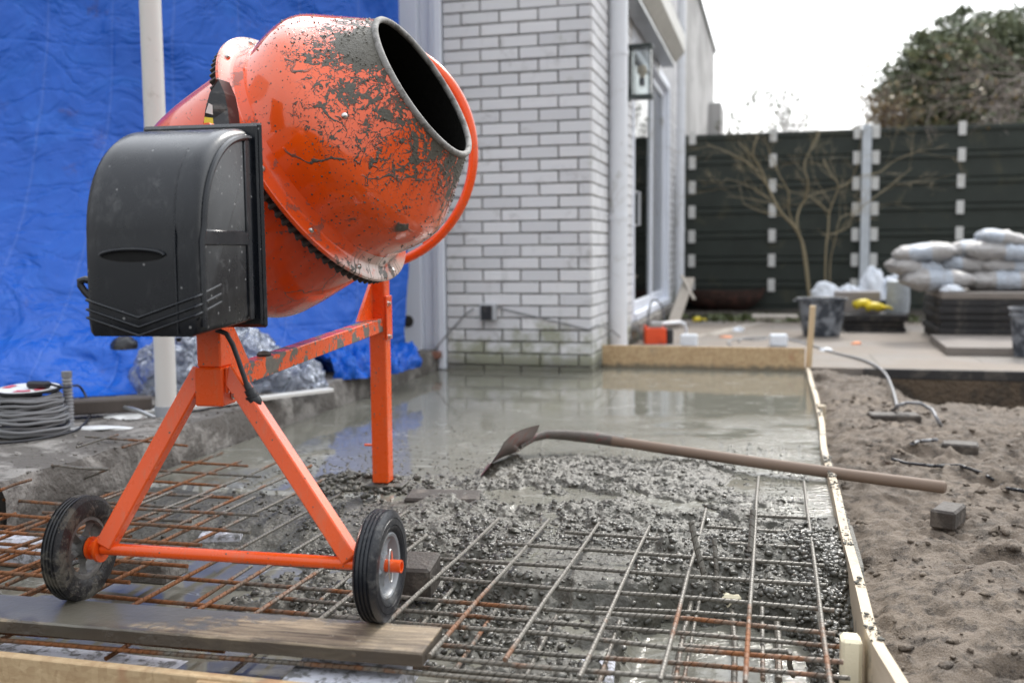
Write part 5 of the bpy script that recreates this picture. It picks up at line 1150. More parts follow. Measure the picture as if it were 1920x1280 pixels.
# mud on the board
rgm = np.random.RandomState(2); n = 1100; V = 1.5+rgm.rand(n)*4.2; U = board_u(V)+rgm.rand(n)*0.02; kk = fbm(V*5, V*0+3, 3) > 0.47; U = U[kk]; V = V[kk]
rad = 0.0012+0.0045*rgm.rand(len(U))**3
mo = scatter('mud_crumbs', np.stack([UH.x*U+VH.x*V, UH.y*U+VH.y*V, 0.031+0*U], 1), rad, m['mix'], 2, 0.5, 0.4, 6); tag(mo, 'crumbs of cement on top of the long form board', kind='stuff')
ob = MB(); ubox(ob, -0.985, U_R+0.014, V_T-0.018, V_T, -0.03, 0.133, 0.002)
tag(ob.build('osb_board', m['osb'], smooth=False), 'strand board standing on edge at the far end of the wet concrete', 'formwork')
fbd = MB(); fbd.beam(G(-900, 1130, -0.001)-Vector((0,0,0.065)), G(640, 1290, -0.001)-Vector((0,0,0.065)), 0.020, 0.13)
tag(fbd.build('osb_board', m['osb'], smooth=False), 'strand board edge along the bottom left in front of the mesh', 'formwork')
fbd = MB(); fbd.beam(G(372, 1272, -0.006)-Vector((0,0,0.06)), G(900, 1325, -0.006)-Vector((0,0,0.06)), 0.020, 0.12)
tag(fbd.build('osb_board', m['osb'], smooth=False), 'second strand board lapped in front of the first at bottom centre', 'formwork')
# stake
s0 = P(1514, 706, 5.70); s1 = P(1524, 573, 5.66)
q = MB(); q.beam(s0-Vector((0,0,0.05)), s1, 0.033, 0.018, upv=VH, ch=0.003); tag(q.build('wooden_stake', m['stake'], smooth=False), 'pale wooden stake upright at the far right corner of the concrete', 'stake')
# plank under the wheels
pa = [G(-420, 1095, 0.043), G(832, 1174, 0.043), G(790, 1224, 0.043), G(-420, 1150, 0.043)]
pa = [G(75, 1118, 0.043)+ (G(75,1118,0.043)-G(832, 1174, 0.043))*0.5, G(832, 1174, 0.043), G(788, 1224, 0.043)]
dpl = (pa[1]-pa[0]).normalized(); wpl = Vector((dpl.y, -dpl.x, 0)); wid = abs((pa[2]-pa[1]).dot(wpl))
def plank(name, A, B, wd, th, mt, lab, cat='plank', seed=1):
    A = Vector(A); B = Vector(B); d = B-A; L = d.length; d.normalize(); x = ZZ.cross(d).normalized(); z = d.cross(x)
    M0 = Matrix(((d.x, x.x, z.x, A.x), (d.y, x.y, z.y, A.y), (d.z, x.z, z.z, A.z), (0,0,0,1)))
    q = MB(); N = max(4, int(L/0.02)); rnd = random.Random(seed); vs = []
    for k in range(N+1):
        a = L*k/N; e1 = rnd.uniform(-0.0012, 0.0012); e2 = rnd.uniform(-0.0012, 0.0012)
        vs += [(a, wd/2+e1, -0.003), (a, wd/2-0.003+e1, 0), (a, -wd/2+0.003+e2, 0), (a, -wd/2+e2, -0.003), (a, -wd/2+e2, -th), (a, wd/2+e1, -th)]
    fs = [(k*6+s, k*6+(s+1) % 6, (k+1)*6+(s+1) % 6, (k+1)*6+s) for k in range(N) for s in range(6)]+[tuple(range(6)), tuple(N*6+s for s in range(6))]
    q.add(vs, fs); return tag(q.build(name, m[mt], None, M=M0, smooth=False), lab, cat)
mid = wid/2
plank('plank', pa[0]+wpl*mid, (pa[1]+pa[2])/2, wid, 0.024, 'plank', 'muddy wooden plank on the mesh under the mixer wheels')
# polystyrene under the mesh
def foamb(u0, u1, v0, v1, z1, lab, mt='foam', th=0.06, rot=0, cat='foam sheet'):
    q = MB(); c = W((u0+u1)/2, (v0+v1)/2, z1-th/2); Mx = Matrix.Translation(c) @ Matrix.Rotation(-AH+R(rot), 4, 'Z')
    q.box((0,0,0), (u1-u0, v1-v0, th), None, 0.004); return tag(q.build('polystyrene_sheet', m[mt], None, M=Mx, smooth=False), lab, cat)
foamb(-2.6, -1.52, 1.50, 1.61, -0.060, 'white polystyrene panel under the mesh at bottom left', th=0.1)
foamb(-1.46, -0.98, 1.50, 1.60, -0.060, 'white polystyrene panel under the mesh below the plank', th=0.1)
foamb(-0.80, -0.60, 1.47, 1.70, -0.012, 'broken white polystyrene block under the right end of the plank', th=0.08, rot=4)
foamb(-0.33, -0.265, 1.60, 1.78, -0.050, 'small white polystyrene block left of the trench', th=0.12, rot=5)
foamb(-1.95, -1.66, 2.0, 2.12, -0.012, 'white polystyrene sheet among rusty bars near the slab corner', th=0.05, rot=-3)
foamb(-2.2, -1.98, 1.75, 2.02, -0.02, 'white polystyrene sheet behind the left wheel', th=0.05, rot=2)
foamb(0.078, 0.19, 1.45, 1.66, -0.030, 'lavender white polystyrene block in the right front corner', th=0.14, rot=1)
foamb(-0.06, 0.05, 1.46, 1.53, -0.02, 'cement stained polystyrene lump at the front of the trench', th=0.1, rot=8)
foamb(-1.36, -1.26, 2.12, 2.17, 0.015, 'small chip of white foam behind the mixer axle', th=0.02, rot=20)
q = MB(); q.box((0,0,0), (0.035, 0.055, 0.14), Matrix.Translation(W(U_R-0.024, 1.79, -0.050)) @ Matrix.Rotation(-AH, 4, 'Z') @ Matrix.Rotation(R(-6), 4, 'X'), 0.006); tag(q.build('foam_wedge', m['cfoam'], smooth=False), 'cream foam wedge upright against the right form board', 'foam wedge')
q = MB(); q.box((0,0,0), (0.085, 0.05, 0.10), Matrix.Translation(W(-0.10, 2.17, -0.095)) @ Matrix.Rotation(-AH, 4, 'Z'), 0.006); tag(q.build('foam_wedge', m['cfoam'], smooth=False), 'cement splashed cream foam block at the far end of the trench', 'foam wedge')
# bricks
def brick(c, rz, size=(0.21, 0.10, 0.065), lab='', rx=0.0, mt='blk', cat='brick'):
    q = MB(); q.box((0,0,0), size, None, 0.006)
    bm = bmesh.new(); Mx = Matrix.Translation(c) @ Matrix.Rotation(rz, 4, 'Z') @ Matrix.Rotation(rx, 4, 'X')
    return tag(q.build('brick', m[mt], None, M=Mx, smooth=False), lab, cat)
brick(G(1778, 958, 0.010)+Vector((0,0,-0.012)), R(52), (0.115, 0.062, 0.05), 'dark wet brick lying on the sand near the end of the shovel handle')
brick(G(1676, 786, -0.02), R(-8), (0.20, 0.10, 0.05), 'flat brown brick half sunk in the sand near the cable')
brick(G(1800, 842, -0.02), R(-25), (0.12, 0.09, 0.05), 'small brick fragment sunk in the sand right of the cable loop')
brick(G(785, 1088, 0.0)+Vector((0,0,0.012)), R(-10), (0.075, 0.10, 0.07), 'rough dark concrete lump wedged behind the right wheel', 0.1)
brick(G(262, 1062, 0.0)+Vector((0,0,0.006)), R(-14), (0.19, 0.10, 0.055), 'grey concrete block lying behind the left wheel', 0.0, 'slab')
brick(G(832, 934, 0.0)+Vector((0,0,-0.004)), R(-6), (0.21, 0.10, 0.035), 'dark slab added as a shaded recess in the concrete right of the rear foot', 0.05, cat='block')  # dark block added to imitate the shade of a recess

# ================================================================ shovel
sv = thing('shovel', P(1200, 850, 3.2), 'long handled shovel lying across the wet concrete with its red blade stuck in', 'shovel')
h0 = P(1150, 826, 3.35); h1 = P(1768, 913, 2.80)
q = MB(); L = (h1-h0).length; d = (h1-h0).normalized(); x, y = ortho(d); Mx = Matrix(((d.x, x.x, y.x, h0.x), (d.y, x.y, y.y, h0.y), (d.z, x.z, y.z, h0.z), (0,0,0,1)))
rr = [0.0175]*2+[0.018]*9+[0.0182]*2
q.tube([(L*k/12, 0, 0.004*math.sin(k/12*3.14)) for k in range(13)]+[(L+0.006, 0, 0), (L+0.010, 0, 0)], rr+[0.016, 0.008], 20); q.build('handle', m['shaft'], sv, M=Mx)
q = MB(); sp_ = [P(1172, 829, 3.33), P(1110, 820, 3.40), P(1060, 815, 3.43), P(1025, 814, 3.43), P(1000, 821, 3.41), P(975, 838, 3.33)]
q.tube(sp_, [0.0195, 0.0205, 0.019, 0.016, 0.013, 0.006], 16); q.build('socket', m['mudsteel'], sv)
bt = P(994, 826, 3.40); tip = P(906, 887, 3.02); along = (tip-bt); au = along.normalized()
vw = ((bt+tip)/2-Vector((0, 0, CAMZ))).normalized(); nrm = au.cross(vw).normalized(); nrm = Matrix.Rotation(R(14), 3, au) @ nrm
if nrm.z < 0: nrm = -nrm
sidev = nrm.cross(au).normalized()
q = MB()
def blade(th):
    def f(i, j):
        s = (i-0.5)*2; k = j; wdt = 0.075*(1-0.10*(1-k))*(1.0 if k < 0.8 else (1-0.25*((k-0.8)/0.2)**2)); 
        kk = k - 0.10*(abs(s)**2.0)*(k > 0.75)*(k-0.75)*4
        return bt+along*kk+sidev*(s*wdt)+nrm*(0.012*(abs(s)**2)*(1.0-0.3*k)+0.022*math.sin(k*math.pi)+th)
    return f
q.grid(blade(0.0), 14, 18); q.grid(blade(-0.0025), 14, 18); q.build('blade', m['blade'], sv)

# ================================================================ cables on the sand
def curve_obj(name, pts, r_, mt, lab, cat='cable', n=8, sub=6, grp=None):
    pts = [Vector(p) for p in pts]; out = []
    for i in range(len(pts)-1):
        p0 = pts[max(i-1, 0)]; p1 = pts[i]; p2 = pts[i+1]; p3 = pts[min(i+2, len(pts)-1)]
        for s in range(sub):
            t = s/sub; out.append(0.5*((2*p1)+(-p0+p2)*t+(2*p0-5*p1+4*p2-p3)*t*t+(-p0+3*p1-3*p2+p3)*t**3))
    out.append(pts[-1]); q = MB(); q.tube(out, r_, n); return tag(q.build(name, m[mt], ang=180), lab, cat, grp)
def sandz(px, py, dz=0.006):
    p = G(px, py, -0.03)
    for _ in range(4):
        u, v = uv_of(p); z = float(h_sand(np.array([u]), np.array([v]))[0]) if v < V_T and u > U_R else 0.02; p = G(px, py, z+dz)
    return p
curve_obj('cable', [G(1385, 640, 0.025), G(1400, 634, 0.025), G(1480, 636, 0.025), G(1560, 660, 0.025), G(1620, 675, 0.03), G(1655, 695, 0.03), sandz(1672, 725, 0.05), sandz(1683, 765)], 0.0075, 'greycable', 'grey cable snaking off the terrace into the sand pit')
def sandpath(pp, dz=0.017):
    out = []
    for (x0, y0, h0), (x1, y1, h1) in zip(pp, pp[1:]):
        n = max(2, int(math.hypot(x1-x0, y1-y0)/10))
        out += [sandz(x0+(x1-x0)*k/n, y0+(y1-y0)*k/n, dz+h0+(h1-h0)*k/n) for k in range(n)]
    return out+[sandz(pp[-1][0], pp[-1][1], dz+pp[-1][2])]
curve_obj('cable', sandpath([(1676, 768, 0), (1683, 760, .015), (1700, 755, .04), (1725, 756, .06), (1748, 768, .04), (1764, 798, 0)]), 0.0075, 'greycable', 'grey cable arching in a loop out of the sand', sub=2)
curve_obj('cable', sandpath([(1700, 834, 0), (1725, 827, 0), (1756, 824, 0)]), 0.007, 'greycable', 'short visible piece of cable in the sand below the loop', sub=2)
curve_obj('cable', sandpath([(1672, 860, 0), (1700, 868, 0), (1750, 873, 0), (1800, 872, 0), (1845, 888, 0), (1885, 914, 0), (1930, 922, 0), (1990, 925, 0)]), 0.0055, 'rubber', 'black cable snaking over the sand to the right edge', sub=2)

# ================================================================ things on the old slab
ZS = 0.118
spc = G(58, 812, ZS); so = thing('cable_spool', spc, 'spool of grey cable under a disc with red lettering at the left edge', 'cable reel')
q = MB(); rng_ = random.Random(4); 
q.lathe([(0.10, 0.0), (0.10, 0.02), (0.04, 0.03), (0.04, 0.13), (0.0001, 0.13)], 32, Matrix.Translation(spc)); q.build('core', m['black'], so)
for k in range(15):
    q = MB(); rr = 0.118-0.030*(k/14)+rng_.uniform(-0.012, 0.012); zz = 0.008+0.0088*k; ph = rng_.uniform(0, 6.28); tl = rng_.uniform(-0.007, 0.007)
    pts_ = [spc+Vector((rr*math.cos(t)*(1+0.03*math.sin(2*t+ph)), rr*math.sin(t)*0.97, zz+tl*math.sin(t+ph)+0.002*math.sin(5*t+ph))) for t in [2*math.pi*i/40 for i in range(40)]]
    q.tube(pts_, 0.0052, 7, closed=True); q.build('cable_coil', m['greycable'], so)
dc = spc+Vector((0.0, 0, 0.150)); Mdc = Matrix.Translation(dc) @ Matrix.Rotation(R(3), 4, 'X')
q = MB(); q.lathe([(0.0001, 0.0), (0.100, 0.0), (0.100, -0.008), (0.0001, -0.008)], 40, Mdc); q.build('top_disc', m['black'], so)
q = MB(); q.lathe([(0.0001, 0.0012), (0.094, 0.0012), (0.094, 0.0002)], 40, Mdc); q.build('label', m['labelwhite'], so)
for a0, a1 in ((-100, -60), (-50, -25), (150, 190)):
    q = MB(); vs = []; n = 8
    for k in range(n+1):
        t = R(a0+(a1-a0)*k/n); vs += [(0.055*math.cos(t), 0.055*math.sin(t), 0.003), (0.082*math.cos(t), 0.082*math.sin(t), 0.003)]
    q.add(vs, [(2*k, 2*k+1, 2*k+3, 2*k+2) for k in range(n)], Mdc)
    q.build('red_lettering', m['labelred'], so)
q = MB(); q.box((0.045, -0.01, 0.014), (0.075, 0.032, 0.022), Mdc @ Matrix.Rotation(R(-10), 4, 'Z'), 0.006); tag(q.build('plug_block', m['black'], smooth=False), 'black plug block lying on top of the cable spool', 'plug')
curve_obj('cable', [dc+Vector((0.08, -0.01, 0.012)), dc+Vector((0.12, 0.0, 0.0)), G(150, 725, 0.22), G(170, 770, 0.14), G(150, 802, ZS+0.006), G(110, 815, ZS+0.006), G(50, 826, ZS+0.006), G(-20, 832, ZS+0.006)], 0.0045, 'rubber', 'black lead looping from the spool plug to the slab')
ht = thing('corrugated_tube', G(130, 800, ZS), 'short grey corrugated tube standing upright beside the cable spool', 'tube')
b_ = G(130, 800, ZS)
q = MB(); N = 60; q.tube([b_+Vector((0, 0, 0.17*k/N)) for k in range(N+1)], [0.0155+0.0022*(1 if (k % 4) < 2 else -1) for k in range(N+1)], 16); q.build('hose', simple('grey_hose', (0.30, 0.30, 0.31), 0.5), ht, ang=80)
q = MB(); q.tube([b_+Vector((0,0,0.170)), b_+Vector((0,0,0.190))], 0.017, 18); q.build('collar', m['greycable'], ht)
# clear plastic heap
def heap(name, c, sx, sy, sz, mt, lab, cat, seed, nu=90, nv=46, amp=0.35, at=None):
    q = MB()
    def f(i, j):
        th = i*2*math.pi; ph = j*math.pi/2*0.999; d = (math.cos(th)*math.cos(ph), math.sin(th)*math.cos(ph), math.sin(ph))
        ii = abs(i-0.5)*2
        n_ = vn(ii*5+seed, j*3+seed, 3)-0.5; n2 = abs(vn(ii*14+seed*2, j*9, 3)-0.5)*2; n3 = abs(vn(ii*34+seed*2, j*22, 2)-0.5)*2
        r_ = 1+amp*n_*2-amp*0.55*n2-amp*0.25*n3
        return Vector((c.x+sx*d[0]*r_, c.y+sy*d[1]*r_, c.z+sz*max(0, d[2])*r_+0.002))
    q.grid(f, nu, nv); return tag(q.build(name, m[mt] if isinstance(mt, str) else mt, ang=180), lab, cat)
heap('plastic_sheet', G(430, 735, ZS)+Vector((-0.02, 0.05, -0.01)), 0.27, 0.16, 0.30, 'poly', 'crumpled clear polythene heap behind the mixer frame', 'plastic sheet', 3)
heap('plastic_sheet', G(330, 742, ZS)+Vector((-0.02, 0.12, -0.01)), 0.20, 0.13, 0.33, 'poly', 'crumpled clear polythene bunched behind the round post', 'plastic sheet', 6)
heap('plastic_sheet', G(540, 730, ZS)+Vector((0, 0.02, -0.01)), 0.16, 0.12, 0.16, 'poly', 'low end of clear polythene lying toward the blue tarp', 'plastic sheet', 9)
heap('black_bundle', P(405, 690, 4.6)*1.0+Vector((0,0,-0.16)), 0.16, 0.08, 0.20, simple('black_foil', (0.015,0.015,0.018), 0.3, 0.3, 20, 0.8, 0.02), 'dark bundle hidden among the clear plastic', 'bundle', 12)
heap('black_bundle', P(233, 655, 4.05), 0.055, 0.05, 0.055, 'black', 'round black object poking out low beside the round post', 'bundle', 21, 40, 20, 0.15)
# debris
def chunk(c, s, mt, lab, cat, rz=0.0, name='rubble', flat=0.5, seed=1):
    V0_, F0_ = ico(2); rg_ = np.random.RandomState(seed); q = MB(); V1 = V0_*(0.75+0.5*rg_.rand(len(V0_), 1))
    q.add([(v[0]*s[0], v[1]*s[1], max(v[2], -0.3)*s[2]) for v in V1], [tuple(f) for f in F0_]); return tag(q.build(name, m[mt] if isinstance(mt, str) else mt, None, M=Matrix.Translation(c) @ Matrix.Rotation(rz, 4, 'Z'), smooth=False), lab, cat)
plank('lath', G(262, 770, ZS+0.02)+Vector((0,0,0.0)), G(620, 727, ZS+0.02), 0.045, 0.014, 'creampost', 'pale flat strip lying on the slab edge behind the mixer', 'strip')
chunk(G(235, 782, ZS), (0.09, 0.05, 0.012), 'labelwhite', 'flat white plaster patch on the slab left of the round post', 'plaster', seed=3)
chunk(G(180, 803, ZS), (0.11, 0.04, 0.008), 'labelwhite', 'thin white plaster smear in front of the cable spool', 'plaster', seed=4)
chunk(G(278, 762, ZS), (0.06, 0.04, 0.02), 'slab', 'grey rubble at the foot of the round post', 'rubble', seed=5)
chunk(G(290, 735, ZS), (0.05, 0.05, 0.06), 'labelwhite', 'white lump of plaster leaning behind the round post', 'plaster', seed=6)
q = MB(); q.beam(G(95, 765, ZS+0.04), G(285, 755, ZS+0.04), 0.08, 0.05, ch=0.006); tag(q.build('timber', simple('old_dark_timber', (0.09, 0.075, 0.065), 0.85, 0.3, 14, 0.6), smooth=False), 'dark old timber lying at the foot of the tarp', 'timber')
curve_obj('metal_strip', [G(225, 762, ZS+0.03), G(255, 768, ZS+0.04), G(290, 782, ZS+0.02)], 0.007, 'alu', 'short grey metal rod resting on the dark timber', 'rod')
q = MB(); q.beam(G(640, 690, ZS+0.03), G(690, 686, ZS+0.03), 0.05, 0.03, ch=0.005); tag(q.build('timber', m['greyw'], smooth=False), 'weathered stick lying in the folds of the blue tarp', 'timber')
rg = np.random.RandomState(55); n = 1500; U = U_L-0.03-rg.rand(n)**1.5*0.9; V = 2.2+rg.rand(n)*3.4; rad = 0.002+0.010*rg.rand(n)**4
H = slab_fn(U, V)
tag(scatter('slab_crumbs', np.stack([UH.x*U+VH.x*V, UH.y*U+VH.y*V, H], 1), rad, m['slab'], 1, 0.7, 0.5, 5, smooth=False), 'crumbs and grit scattered on the old slab', kind='stuff')

# ================================================================ garden fence
VF = 11.0
fo = thing('garden_fence', W(1.0, VF, 0), 'dark green board fence with white post and white spacer blocks across the garden', 'fence')
pitch_z = 0.262; z = 1.90
def fpx(px, d=0.0):       # u on the fence plane under a given bearing
    r_ = ray(px, 470); o0 = Vector((0,0,0)); t_ = (VF-d)/r_.dot(VH); return (r_*t_).dot(UH)
uA, uB, uC = fpx(1290), fpx(1620), fpx(2350)
for k in range(8):
    z1 = 1.915-pitch_z*k
    for a, b_ in ((uA-0.4, uB-0.02), (uB+0.02, uC)):
        q = MB(); ubox(q, a, b_, VF, VF+0.035, z1-pitch_z+0.012, z1-0.05, 0.004); ubox(q, a+0.001, b_-0.001, VF-0.018, VF+0.02, z1-0.056, z1, 0.006); q.build('board', m['fence'], fo, smooth=False)
q = MB(); ubox(q, uA-0.5, uC+0.1, VF+0.036, VF+0.05, -0.1, 1.88); q.build('backing', m['fence'], fo, smooth=False)
q = MB(); ubox(q, uB-0.045, uB+0.045, VF-0.075, VF-0.028, -0.1, 1.95, 0.004); q.build('post', simple('pale_blue_grey_post', (0.56, 0.60, 0.64), 0.6), fo, smooth=False)
for k in range(7):
    z1 = 1.915-pitch_z*k
    for uu in (fpx(1297), fpx(1447), uB-0.092, uB+0.092, fpx(1797), fpx(2010)):
        q = MB(); hw = 0.036; ubox(q, uu-hw, uu+hw, VF-0.028, VF-0.019, z1-0.10, z1+0.035, 0.002); q.build('spacer_block', m['clip'], fo, smooth=False)

# ================================================================ terrace things
ZT_ = 0.021
def T(px, py): return G(px, py, ZT_)
tb = T(1540, 629); to = thing('mortar_tub', tb, 'cement stained black mortar tub on the terrace beside the dark pallet', 'tub')
q = MB(); q.lathe([(0.0001, 0.004), (0.135, 0.0), (0.155, 0.10), (0.172, 0.24), (0.176, 0.285), (0.168, 0.285), (0.162, 0.23), (0.128, 0.012), (0.0001, 0.012)], 40, Matrix.Translation(tb)); q.build('bucket_body', m['tub'], to)
q = MB(); q.lathe([(0.176, 0.275), (0.192, 0.280), (0.193, 0.292), (0.176, 0.290)], 40, Matrix.Translation(tb), closed=True); q.build('rim', m['tub'], to)
q = MB(); q.box((0.19, 0, 0.272), (0.05, 0.07, 0.012), Matrix.Translation(tb) @ Matrix.Rotation(R(170), 4, 'Z'), 0.004); q.build('grip', m['tub'], to, smooth=False)
tb2 = T(1930, 668); to = thing('mortar_tub', tb2, 'nested black tubs cut off by the right edge of the picture', 'tub')
q = MB(); q.lathe([(0.0001, 0.004), (0.09, 0.0), (0.115, 0.25), (0.124, 0.25), (0.124, 0.262), (0.112, 0.262), (0.085, 0.012), (0.0001, 0.012)], 36, Matrix.Translation(tb2)); q.build('bucket_body', m['tub'], to)
q = MB(); q.lathe([(0.116, 0.264), (0.119, 0.29), (0.128, 0.29), (0.128, 0.302), (0.116, 0.302)], 36, Matrix.Translation(tb2), closed=True); q.build('inner_bucket', m['tub'], to)
# big stack of tiles
cst = T(1762, 640); uS, vS = uv_of(cst); zz = ZT_+0.0; N = 7; hh = (P(1762, 548, cst.y).z-ZT_)/N
for k in range(N):
    th = hh-0.004; z0 = ZT_+0.001+hh*k; rnd = random.Random(k); du, dv = rnd.uniform(-0.012, 0.012), rnd.uniform(-0.012, 0.012)
    q = MB(); c = W(uS+0.75+du, vS+0.42+dv, z0+th/2); q.box((0,0,0), (1.5, 0.84, th), None, 0.005)
    Mx = Matrix.Translation(c) @ Matrix.Rotation(-AH+R(rnd.uniform(-0.5, 0.5)), 4, 'Z')
    lab = ['lowest wide dark tile of the tall stack, resting on the terrace', 'wide dark tile second from the bottom of the tall stack', 'wide dark tile third from the bottom of the tall stack', 'wide dark tile exactly halfway up the tall stack', 'wide dark tile third from the top of the tall stack', 'wide dark tile just under the sandy top tile of the tall stack', 'topmost wide tile of the tall stack, sandy above and under the sacks'][k]
    tag(q.build('concrete_tile', m['topslab'] if k == N-1 else m['greyslab'], None, M=Mx, smooth=False), lab, 'tile', 'wide dark tiles in the tall stack')
zst = ZT_+hh*N
a_ = T(1743, 652); uq, vq = uv_of(a_)
q = MB(); pl_ = [uv_of(T(*p_)) for p_ in ((1743, 640), (1775, 666), (1920, 668), (1925, 652), (1910, 640))]
vs = [W(u, v, ZT_+0.002) for u, v in pl_]+[W(u, v, ZT_+0.05) for u, v in pl_]; n = 5
q.add(vs, [tuple(range(n)), tuple(range(n, 2*n))]+[(i, (i+1) % n, n+(i+1) % n, n+i) for i in range(n)]); tag(q.build('concrete_tile', m['topslab'], smooth=False), 'single thick tile with a cut corner lying on the terrace in front of the stack', 'tile')
# sacks
def sack(px, py, w_, h_, dist, lab, rz=0.0, ln=0.30, tilt=0.0, green=False, seed=1):
    c = P(px, py, dist); so_ = None
    q = MB(); nu, nv = 40, 22
    def f(i, j):
        t = 2*math.pi*j; s = (i-0.5)*2; e = (1-abs(s)**3.2)**0.42 if abs(s) < 1 else 0
        y = math.cos(t); z = math.sin(t); sg = lambda a, p_: math.copysign(abs(a)**p_, a)
        n_ = vn(i*4+seed*3, abs(j-.5)*6+seed, 3)-0.5; n2 = vn(i*14+seed*3, abs(j-.5)*16+seed, 2)-0.5
        wy = ln*(0.80+0.20*e); 
        return Vector((s*w_/2*(1+0.03*y), sg(y, 0.8)*wy/2*(0.92+0.1*n_), sg(z, 0.9)*h_/2*e*(1+0.6*n_+0.35*n2)+(0.004 if e == 0 else 0)*y))
    q.grid(f, nu, nv)
    Mx = Matrix.Translation(c) @ Matrix.Rotation(-AH+R(rz), 4, 'Z') @ Matrix.Rotation(R(tilt), 4, 'Y')
    o = q.build('sack', m['sack'], None, M=Mx, ang=180); tag(o, lab, 'sack', 'pale sacks piled on the tile stack')
    return o
DS_ = cst.y+0.38
ppm = FPX/DS_
for px, py, wpx, hpx, dd, lab, rz, tl, sd_ in [
    (1757, 524, 128, 36, -0.10, 'bottom left pale sack lying flat on the tile stack', 3, 0, 1),
    (1880, 527, 140, 38, -0.12, 'bottom right pale sack with a torn open end on the tile stack', -6, 0, 2),
    (1716, 503, 95, 38, 0.02, 'pale sack with bluish print sagging over the left end of the pile', 12, 8, 3),
    (1806, 497, 95, 30, 0.08, 'short pale sack in the middle of the pile under the green marked one', -4, 0, 4),
    (1888, 500, 110, 34, -0.02, 'pale sack with blue grey panel in the second layer at right', 5, 3, 5),
    (1733, 474, 110, 34, 0.00, 'upper left pale sack with a green edge', -3, -4, 6),
    (1815, 468, 90, 34, 0.16, 'pale sack with green corner in the middle of the upper layer', 6, -6, 7),
    (1872, 472, 120, 36, -0.04, 'broad pale sack in the upper layer right of the green marks', -4, 4, 8),
    (1885, 449, 96, 30, 0.0, 'topmost pale sack crowning the pile', 4, 10, 9)]:
    sack(px, py, wpx/ppm, hpx/ppm*1.0, DS_+dd, lab, rz, 0.34, tl, seed=sd_)
# green print on sacks (thin printed patches lying on them)
for (px, py, dx, dz, sg_) in ((1775, 463, 0.10, 0.018, 1), (1806, 480, 0.03, 0.045, 1)):
    pass
wb = thing('paper_towel', P(1790, 541, cst.y+0.1), 'crumpled white plastic sheet lying on the tile stack edge', 'plastic')
C.objects.unlink(wb); bpy.data.objects.remove(wb)
heap('crumpled_paper', P(1786, 546, cst.y+0.09), 0.085, 0.05, 0.045, 'bag', 'small crumpled white paper on the front edge of the tile stack', 'paper', 31, 50, 20)
# pallet with box, gloves, bags
cp = T(1582, 622); up, vp = uv_of(cp)
pq = thing('pallet', cp, 'low dark pallet of flat tiles behind the mortar tub', 'pallet')
uE = uv_of(P(1700, 612, cp.y))[0]; hP = P(1582, 590, cp.y).z
q = MB(); ubox(q, up, uE, vp+0.0, vp+0.5, hP-0.055, hP, 0.005); q.build('top_slab', m['greyslab'], pq, smooth=False)
for k in range(2): q = MB(); z0 = ZT_+0.001+k*(hP-0.057-ZT_)/2; ubox(q, up+0.015-0.01*k, uE-0.02-0.01*k, vp+0.02, vp+0.48, z0, z0+(hP-0.057-ZT_)/2-0.004, 0.004); q.build('under_slab', m['greyslab'], pq, smooth=False)
gb = P(1603, 588, cp.y+0.28); q = MB(); q.box((0,0,0), (0.36, 0.16, 0.185), Matrix.Translation(gb+Vector((0.03, 0.05, 0.092))) @ Matrix.Rotation(-AH, 4, 'Z'), 0.005); tag(q.build('cardboard_box', m['greybox'], smooth=False), 'plain grey brown box standing on the dark pallet', 'box')
q = MB(); q.box((0,0,0), (0.05, 0.05, 0.055), Matrix.Translation(P(1551, 562, cp.y+0.1)), 0.004); tag(q.build('wood_block', m['greyw'], smooth=False), 'small brown block on the rim of the mortar tub', 'block')
def glove(c, lab, rz, s=1.0):
    q = MB(); Mx = Matrix.Translation(c) @ Matrix.Rotation(rz, 4, 'Z')
    q.tube([(-0.10*s, 0, 0.02), (-0.04*s, 0, 0.035), (0, 0, 0.03), (0.05*s, 0.01, 0.02)], [0.035*s, 0.032*s, 0.04*s, 0.032*s], 10, M=Mx)
    for k in range(4): q.tube([(0.04*s, -0.03*s+0.02*s*k, 0.022), (0.085*s, -0.04*s+0.027*s*k, 0.03), (0.125*s, -0.042*s+0.028*s*k, 0.014)], [0.013*s, 0.012*s, 0.009*s], 7, M=Mx)
    q.tube([(-0.01*s, 0.03*s, 0.02), (0.03*s, 0.07*s, 0.03)], [0.014*s, 0.010*s], 7, M=Mx)
    return tag(q.build('glove', m['yellow'], ang=180), lab, 'glove')
glove(P(1622, 576, cp.y+0.10), 'yellow rubber glove lying on the box side of the dark pallet', R(20), 1.0)
glove(P(1645, 582, cp.y+0.04), 'yellow rubber glove flat on the right front of the dark pallet', R(-12), 0.9)
glove(T(1310, 604), 'orange yellow glove dropped near the fire bowl', R(30), 0.6)
ps = P(1683, 588, cp.y+0.20); q = MB(); q.lathe([(0.0001, 0), (0.085, 0.0), (0.095, 0.09), (0.092, 0.20), (0.098, 0.26), (0.06, 0.27), (0.0001, 0.26)], 26, Matrix.Translation(Vector((ps.x, ps.y, hP)))); tag(q.build('striped_bag', simple('blue_grey_bag', (0.45, 0.49, 0.53), 0.6, 0.3, 30, 0.8, 0.006)), 'upright pale blue striped bag between the pallet and the sacks', 'bag')
for i, (px, py, sx_, sz_, lab) in enumerate(((1550, 560, 0.15, 0.15, 'white plastic bag bulging above the mortar tub'), (1590, 560, 0.11, 0.12, 'white plastic bag directly behind the grey brown box'), (1635, 562, 0.14, 0.27, 'tall peaked white plastic bag in front of the white fence post'), (1672, 560, 0.10, 0.20, 'white plastic bag tucked against the left end of the sacks'))):
    heap('plastic_bag', P(px, py, cp.y+0.75), sx_, 0.10, sz_, 'bag', lab, 'plastic bag', 40+i*3, 60, 30, 0.28)
